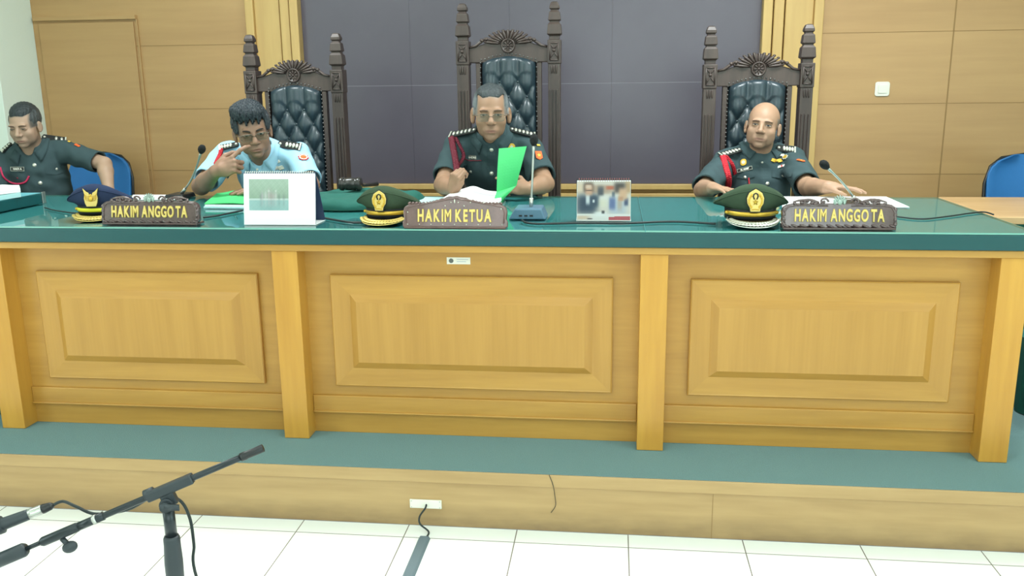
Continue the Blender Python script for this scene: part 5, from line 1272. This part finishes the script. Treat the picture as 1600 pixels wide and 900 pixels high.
def meeting(u, v):
    C = np.zeros(u.shape+(3,)); C[:] = (236, 226, 214)
    def el(x, y, rx, ry, c, p=4, s=1.0):
        nonlocal C
        m = np.exp(-(np.abs((u-x)/rx)**p+np.abs((v-y)/ry)**p))[..., None]*s; C = C*(1-m)+np.array(c, float)*m
    el(.42, .80, .30, .12, (196, 170, 150)); el(.44, .72, .06, .16, (92, 96, 104)); el(.62, .84, .08, .05, (206, 118, 92)); el(.50, .55, .12, .10, (244, 240, 232)); el(.95, .85, .06, .16, (206, 170, 130))
    el(.05, .82, .07, .14, (238, 214, 190)); el(.45, .45, .14, .10, (240, 234, 214)); el(.68, .66, .03, .08, (110, 120, 130))
    el(.18, .42, .20, .26, (58, 76, 98)); el(.30, .50, .10, .16, (66, 84, 104)); el(.20, .55, .04, .14, (226, 232, 238)); el(.21, .85, .095, .13, (92, 74, 66)); el(.22, .78, .070, .14, (226, 178, 150)); el(.21, .87, .06, .05, (236, 204, 184)); el(.22, .77, .07, .015, (120, 96, 90)); el(.31, .50, .02, .04, (236, 240, 244))
    el(.76, .38, .17, .24, (196, 206, 222)); el(.66, .44, .06, .16, (112, 128, 176)); el(.92, .48, .04, .10, (84, 96, 128)); el(.80, .42, .05, .16, (200, 180, 160), 3, .8); el(.80, .84, .11, .14, (86, 78, 76)); el(.86, .68, .085, .16, (232, 188, 154)); el(.82, .56, .05, .06, (214, 164, 132))
    m = (v < .17)[..., None]; C = np.where(m, np.array((246, 242, 238.)), C); el(.10, .08, .14, .05, (236, 208, 184)); el(.24, .05, .05, .02, (120, 110, 110)); el(.44, .17, .12, .06, (250, 250, 250)); el(.49, .22, .03, .04, (90, 90, 92))
    C = np.where(((u > .60) & (v < .10+0.02*(u-.6)/.4) & (v > .01))[..., None], np.array((204, 96, 104.)), C)
    mm = ((np.sin(u*170)*np.sin(v*140)) > .4)[..., None]*8; return (C - mm)*0.80
a = at(437, 352, Z=0.8); b = at(381, 352, Z=0.8); c_ = at(493, 352, Z=0.8)
calendar((a.x, a.y, TOP), (c_-b).length, 0.188, 0.02, 0.17, 0.115, lake, 'large white desk calendar with a pale lake picture before the officer in pale blue', M['white'], 44, 34, (0.020, 0.098, 0.052, 0.024), solid('navy card', (40, 58, 90), 0.5))
a = at(943, 346, Z=0.8); b = at(901, 346, Z=0.8); c_ = at(985, 346, Z=0.8)
calendar((a.x, a.y, TOP), (c_-b).length, 0.150, 0.02, 0.20, 0.09, meeting, 'small desk calendar with a photo of two people at a meeting', solid('red brown spiral', (150, 70, 60), 0.4), 84, 62, (0.001, 0.001, 0.001, 0.008), M['black'])

# gavel block, folded green cloth
gv = at(548, 303, Z=0.84)
t = thing('gavel', (gv.x, 0.72, TOP+0.035), 'small dark wooden gavel head lying on the folded green cloth', 'gavel')
mb = MB(); gx = at(532, 303, Y=0.72); gX = at(565, 303, Y=0.72); L_ = gX.x-gx.x
mb.lathe((gx.x, 0.72, TOP+0.075), [(0.026, 0), (0.029, 0.006), (0.029, 0.016), (0.023, 0.020), (0.027, 0.026), (0.028, L_/2), (0.027, L_-0.026), (0.023, L_-0.020), (0.029, L_-0.016), (0.029, L_-0.006), (0.026, L_)], 22, 'X'); hd = mb.out('head', M['gavel'], t, smooth=True)
mb = MB(); mb.tube([(gv.x, 0.725, TOP+0.075), (gv.x+0.02, 0.80, TOP+0.060), (gv.x+0.05, 0.90, TOP+0.055)], [0.008, 0.007, 0.010], 10); mb.out('handle', M['gavel'], t, smooth=True)
def cloth(name, x0, x1, y0, y1, h_, label, mat, seed=0):
    P = []
    for j in range(25):
        v = j/24; row = []
        for i in range(49):
            u = i/48; e = min(1, min(u, 1-u)/0.10)*min(1, min(v, 1-v)/0.16); e = math.sqrt(1-(1-e)**2)
            z = h_*e*(0.86+0.10*math.sin(u*9+v*4+seed)+0.06*math.sin(u*23-v*9+seed)+0.05*math.sin(v*15+u*3))
            row.append((x0+(x1-x0)*u+0.008*math.sin(v*9+seed), y0+(y1-y0)*v+0.010*math.sin(u*11+seed), TOP+0.0012+z))
        P.append(row)
    V = MB(); V.grid(P); t = V.out(name, mat, None, ((x0+x1)/2, (y0+y1)/2, TOP), smooth=True); so = t.modifiers.new('s', 'SOLIDIFY'); so.thickness = 0.001; so.offset = 1
    return tag(t, label, 'cloth')
q0 = at(494, 338, Z=0.8); q1 = at(590, 338, Z=0.8)
cloth('folded_cloth', q0.x-0.14, q1.x+0.06, 0.42, 0.86, 0.048, 'folded dark green cloth between the white calendar and the middle cap', M['cloth_green'])

# papers and folders
def stack(name, quad, th, mat, label, cat='paper', sheets=1, bump=0.0, origin=None):
    """quad: fl, fr, br, bl world points on the table"""
    fl, fr, br, bl = [Vector(q) for q in quad]; c = (fl+fr+br+bl)/4; P = []
    for j in range(9):
        v = j/8; row = []
        for i in range(17):
            u = i/16; q = fl.lerp(fr, u).lerp(bl.lerp(br, u), v); q.z += th + bump*math.sin(u*PI)**2*(0.3+0.7*v); row.append(q)
        P.append(row)
    mb = MB(); mb.sheet(P, Z3, th); return tag(mb.out(name, mat, None, c), label, cat)
Zt = TOP+0.0006
pz = lambda px, py, z=0.8: Vector((at(px, py, Z=z).x, at(px, py, Z=z).y, Zt))
def lift(P, dz): return [Vector((q.x, q.y, q.z+dz)) for q in P]
base4 = [pz(318, 326), pz(402, 327), pz(410, 309), pz(338, 309)]
stack('paper_sheets', base4, 0.006, M['paper_blue'], 'lower pale blue papers under the green folder, left of the white calendar')
stack('paper_sheets', lift([q+Vector((0.004, 0.006, 0)) for q in base4], 0.0066), 0.008, M['paper'], 'white papers directly under the green folder, left of the white calendar')
stack('card_folder', lift([q+Vector((0.0, 0.010, 0)) for q in base4], 0.016), 0.003, M['folder'], 'bright green card folder lying flat before the officer in pale blue', 'folder', bump=0.014)
stack('paper_sheets', [pz(205, 313), pz(276, 313), pz(268, 305.6), pz(208, 305.6)], 0.003, M['paper'], 'white paper lying behind the left nameplate')
stack('paper_sheets', [pz(1222, 325), pz(1421, 325), pz(1384, 308.5), pz(1222, 308.5)], 0.003, M['paper'], 'large white sheet lying behind the right nameplate')
stack('paper_sheets', [pz(640, 322), pz(700, 322), pz(696, 309), pz(648, 309)], 0.003, M['paper_blue'], 'pale sheet lying between the middle cap and the open file')
# open file before the reader
fq = [pz(690, 322), pz(774, 330), pz(790, 309), pz(712, 309)]
stack('card_folder', fq, 0.003, M['folder'], 'lower green cover under the open white file', 'folder')
P = []
for j in range(13):
    v = j/12; row = []
    for i in range(25):
        u = i/24; q = fq[0].lerp(fq[1], u).lerp(fq[3].lerp(fq[2], u), v)
        hgt = 0.016 + 0.020*math.exp(-((u-0.36)/0.20)**2)*(0.4+0.6*v) + 0.022*(1-u)*0.35 + 0.006*v
        row.append((q.x, q.y, Zt+0.0035+hgt))
    P.append(row)
mb = MB(); mb.sheet(P, Z3, 0.014); tag(mb.out('open_file', M['paper'], None, (fq[0]+fq[2])/2, smooth=False), 'open white file of papers before the officer lifting the green folder', 'papers')
# green cover held up
tl, tr, br_, bl_, tip = at(779.5, 232, Y=0.74), at(823, 228.5, Y=0.78), at(807, 290, Y=0.755), at(776, 300, Y=0.70), None
P = []
for j in range(15):
    v = j/14; row = []
    for i in range(9):
        u = i/8; q = tl.lerp(tr, u).lerp(bl_.lerp(br_, u), v); q += Vector((0.0, -0.012*math.sin(v*PI), 0.0)); row.append(q)
    P.append(row)
bt = [at(770, 317, Z=0.812), at(786, 312, Z=0.812)]
for v in (0.33, 0.66, 1.0): P.append([bl_.lerp(br_, u/8).lerp(bt[0].lerp(bt[1], u/8), v) for u in range(9)])
mb = MB(); mb.sheet(P, Vector((0.1, -1, 0.1)).normalized(), 0.002); tag(mb.out('held_folder', M['folder'], None, bl_, smooth=False), 'bright green card cover held upright by the middle officer', 'folder')
# papers on the side desk at the far left
dz = 0.848
def pd(px, py, z=0.849): a = at(px, py, Z=z); return Vector((a.x, a.y, dz))
sq = [pd(-30, 317), pd(33, 307.5), pd(31, 301), pd(-30, 305)]
stack('paper_sheets', sq, 0.018, M['paper_blue'], 'lower pale stack of papers on the green desk board at the far left')
stack('paper_sheets', lift([q + Vector((-0.006, 0.01, 0)) for q in sq], 0.0195), 0.014, M['paper'], 'upper white papers of the stack on the green desk board at the far left', bump=0.006)

# cables on the bench
def cable(pxs, r, label, z=TOP+0.0006, mat='cable', name='cable', raw=None):
    pts = raw or [Vector((at(px, py, Z=0.8).x, at(px, py, Z=0.8).y, z+r)) for px, py in pxs]; P = []; m_ = len(pts)
    for i in range(m_-1):
        p0, p1, p2, p3 = pts[max(i-1, 0)], pts[i], pts[i+1], pts[min(i+2, m_-1)]
        for k in range(8):
            t = k/8; P.append(0.5*((2*p1) + (p2-p0)*t + (2*p0-5*p1+4*p2-p3)*t*t + (-p0+3*p1-3*p2+p3)*t**3))
    P.append(pts[-1]); mb = MB(); mb.tube(P, r, 7); return tag(mb.out(name, M[mat], None, pts[0], smooth=True), label, 'cable')
cable([(70, 326), (85, 330), (110, 334), (131, 335), (160, 337)], 0.003, 'thin dark cable left of the navy cap')
cable([(318, 342), (340, 339), (360, 335), (379, 331)], 0.004, 'dark cable between the left nameplate and the large calendar')
cable([(508, 343), (530, 347), (552, 350), (573, 350)], 0.004, 'dark cable between the large calendar and the middle cap')
cable([(816, 346), (822, 350), (840, 352), (870, 351.5), (905, 351), (980, 351), (1050, 348.5), (1118, 352)], 0.004, 'long dark cable running from the blue grey microphone to the right cap')
cable([(1399, 340), (1440, 344), (1480, 340), (1515, 335), (1537, 333), (1552, 337)], 0.003, 'dark cable right of the right nameplate')

# ================================================================ things on the riser and the floor
ax_ = at(640, 780, Y=-0.232); bx_ = at(690, 796, Y=-0.232)
t = thing('socket_plate', ((ax_.x+bx_.x)/2, -0.226, (ax_.z+bx_.z)/2), 'cream socket plate on the wooden riser', 'socket')
mb = MB(); mb.box(ax_.x, bx_.x, -0.2325, -0.2258, bx_.z+0.001, ax_.z-0.001); bev(mb.out('plate', M['white'], t), 0.0015)
cx = (ax_.x+bx_.x)/2; cz = (ax_.z+bx_.z)/2
mb = MB(); mb.box(cx-0.008, cx+0.012, -0.2345, -0.2328, cz-0.003, cz+0.012); mb.out('socket_frame', M['white'], t)
mb = MB()
for sx_ in (-1, 1):
    for sz in (-1, 1): mb.lathe((cx+sx_*0.050, -0.2327, cz+sz*0.011), [(0.0022, 0), (0.0022, -0.0006)], 8, 'Y')
mb.out('screw', M['steel'], t)
plug = Vector((cx+0.003, -0.236, cz))
fl = at(664, 841, Z=FLOOR)
mb = MB(); pts = [plug+Vector((0, 0.003, 0)), plug+Vector((-0.001, -0.014, -0.006)), plug+Vector((-0.018, -0.028, -0.030)), plug+Vector((-0.016, -0.034, -0.055)), Vector((fl.x+0.006, fl.y+0.035, FLOOR+0.004)), Vector((fl.x, fl.y-0.02, FLOOR+0.004))]
cable(None, 0.0032, 'thin dark cable hanging from the socket plate on the riser', raw=pts)
s0, s1 = at(655, 841, Z=FLOOR), at(672, 841, Z=FLOOR)
mb = MB(); mb.prism([(-0.020, 0), (0.020, 0), (0.014, 0.009), (-0.014, 0.009)], ((s0.x+s1.x)/2, s0.y, FLOOR+0.0005), X3, Z3, -Y3, 1.6); tag(mb.out('cable_cover', M['grey_strip'], None, ((s0.x+s1.x)/2, s0.y, FLOOR)), 'flat grey cable cover strip on the white floor tiles', 'cable cover')
w0 = [at(858, 742, Y=-0.2335), at(864, 758, Y=-0.2335), at(867, 775, Y=-0.2285), at(868, 790, Y=-0.2285), at(861, 801, Y=-0.2285)]
cable(None, 0.0011, 'hair-thin dark wire hanging over the wooden riser', raw=w0, name='thin_wire')

# microphone stand in the foreground
YS = -1.32
bp = lambda px, py, dy=0.0: at(px, py, Y=YS+dy)
B0, B1 = bp(-40, 892, -0.10), bp(411, 700, 0.06)
bdir = (B1-B0).normalized(); BP = lambda px: B0 + bdir*((B1-B0).length*((px+40)/451))
foot = bp(268, 900)
t = thing('microphone_stand', (foot.x, YS, FLOOR), 'grey black boom microphone stand in the left foreground', 'microphone stand')
sd = bdir.cross(Vector((0, -1, 0))).normalized(); up2 = sd if sd.z > 0 else -sd; fr2 = bdir.cross(up2).normalized()
M['stand'] = solid('satin grey black tube', (38, 45, 49), 0.3, metal=0.3)
M['stand_grip'] = solid('dark grey plastic', (42, 50, 55), 0.45)
mb = MB(); mb.tube([BP(84), BP(150), BP(240), BP(300), BP(388)], 0.0070, 16); boom = mb.out('boom', M['stand'], t, smooth=True)
mb = MB(); mb.tube([BP(376), BP(384), BP(385), BP(411)], [0.0095, 0.0095, 0.0085, 0.0088], 14); mb.out('end_grip', M['black'], t, smooth=True)
mb = MB(); mb.tube([BP(20), BP(70), BP(100)], 0.0052, 12); mb.tube([BP(62), BP(66), BP(118), BP(122)], [0.0075, 0.0105, 0.0105, 0.0088], 14); mb.tube([BP(118), BP(160)], 0.0092, 14); mb.out('boom_extension', M['stand'], t, smooth=True)
mb = MB(); mb.tube([BP(144), BP(149)], 0.0105, 14); mb.out('collar', M['steel'], t, smooth=True)
# thumb knob below the extension
k0 = BP(92)-up2*0.010; mb = MB(); mb.tube([k0, k0-up2*0.016+bdir*0.004], 0.006, 10); k1 = k0-up2*0.024+bdir*0.006-fr2*0.0
mb.ball(k1, (0.017, 0.010, 0.013), 12, Matrix((bdir, fr2, up2)).transposed()); mb.out('thumb_knob', M['stand_grip'], t, smooth=True)
# clamp block
cA, cB = BP(228), BP(300); mb = MB(); mb.obox((cA+cB)/2, bdir, up2, fr2, (cB-cA).length, 0.022, 0.024); cl = bev(mb.out('boom_clamp', M['stand_grip'], t), 0.004, 3)
mb = MB(); mb.tube([cA-bdir*0.004-fr2*0.004+up2*0.004, cA+bdir*0.016-fr2*0.004+up2*0.004], 0.0125, 14); mb.out('clamp_cap', M['stand_grip'], cl, smooth=True)
piv = bp(262, 787); mb = MB(); mb.obox((BP(262)+piv)/2-Vector((0, 0, 0.002)), bdir, up2, fr2, 0.030, 0.040, 0.018); mb.tube([piv-fr2*0.014, piv+fr2*0.014], 0.0155, 16)
bev(mb.out('swivel_joint', M['stand_grip'], t), 0.002, 2)
mb = MB(); mb.tube([piv+fr2*0.012, piv+fr2*0.026], [0.009, 0.011], 12); mb.obox(piv+fr2*0.024+X3*0.016+Z3*0.002, X3, Z3, fr2, 0.034, 0.013, 0.006); mb.out('wing_nut', M['stand_grip'], t, smooth=True) if fr2.y < 0 else None
if fr2.y >= 0:
    mb = MB(); mb.tube([piv-fr2*0.012, piv-fr2*0.026], [0.009, 0.011], 12); mb.obox(piv-fr2*0.024+X3*0.016+Z3*0.002, X3, Z3, fr2, 0.034, 0.013, 0.006); bev(mb.out('wing_nut', M['stand_grip'], t), 0.003)
mb = MB(); mb.tube([piv-Vector((0, 0, 0.008)), bp(268, 838)], [0.0125, 0.0125], 14); mb.out('neck_tube', M['stand'], t, smooth=True)
g0, g1 = bp(268, 838), bp(274, 905); gd = (g1-g0).normalized()
mb = MB(); mb.tube([g0-gd*0.002, g0+gd*0.004, g0+gd*0.02, g0+gd*0.06, g0+gd*0.10, g0+gd*0.115], [0.0150, 0.0175, 0.0175, 0.0195, 0.0190, 0.0150], 18); mb.out('clutch_grip', M['stand_grip'], t, smooth=True)
pb = Vector((g1.x, YS, FLOOR)); mb = MB(); mb.tube([g0+gd*0.10, Vector((g1.x, YS, FLOOR+0.09))], 0.0110, 14); mb.out('pole', M['stand'], t, smooth=True)
for k in range(3):
    a = 0.5+k*2*PI/3; mb = MB(); mb.tube([Vector((g1.x, YS, FLOOR+0.10)), Vector((g1.x+0.30*math.cos(a), YS+0.30*math.sin(a), FLOOR+0.012))], 0.008, 10); mb.out('leg', M['stand'], t, smooth=True)
# microphone in its clip at the left edge
mA, mB_ = bp(-30, 832, -0.06), bp(84, 789, 0.0); md = (mB_-mA).normalized(); LM = (mB_-mA).length
t2 = thing('hand_microphone', mA, 'dark wired microphone with silver band held at the left edge', 'microphone')
q = lambda u: mA + md*(LM*u)
mb = MB(); mb.tube([q(-0.35), q(-0.3), q(0.0), q(0.60), q(0.66)], [0.012, 0.017, 0.0155, 0.0125, 0.0118], 18); bd_ = mb.out('handle', M['stand_grip'], t2, smooth=True)
mb = MB(); mb.tube([q(0.66), q(0.70), q(0.82), q(0.84)], [0.0118, 0.0115, 0.0112, 0.0100], 18); mb.out('silver_band', M['steel'], t2, smooth=True)
mb = MB(); mb.tube([q(0.84), q(0.86), q(0.96), q(1.0)], [0.0105, 0.0108, 0.0085, 0.0045], 14); mb.out('plug', M['black'], t2, smooth=True)
mb = MB(); mb.ball(q(-0.5), 0.026, 18); mb.out('grille', M['steel'], t2, smooth=True)
mb = MB(); c0_ = q(0.10); mb.tube([c0_-md*0.03, c0_+md*0.03], 0.0195, 16); mb.tube([c0_-Z3*0.01, BP(-10)+up2*0.004], [0.012, 0.012], 12); mb.tube([BP(-30), BP(36), BP(40)], [0.0155, 0.0155, 0.012], 16); mb.out('microphone_clip', M['stand_grip'], t, smooth=True)
wpts = [q(0.99), q(1.0)+md*0.02, bp(120, 792), bp(150, 803, 0.01), bp(200, 796, 0.03), bp(240, 776, 0.03), bp(278, 780, 0.03), bp(296, 808, 0.04), bp(303, 850, 0.04), bp(308, 905, 0.04), Vector((bp(308, 905).x+0.02, YS+0.10, FLOOR+0.1)), Vector((bp(308, 905).x+0.1, YS+0.05, FLOOR+0.006)), Vector((bp(308, 905).x+0.3, YS-0.1, FLOOR+0.006))]
cable(None, 0.0035, 'dark microphone cable looping along the boom stand', raw=wpts)
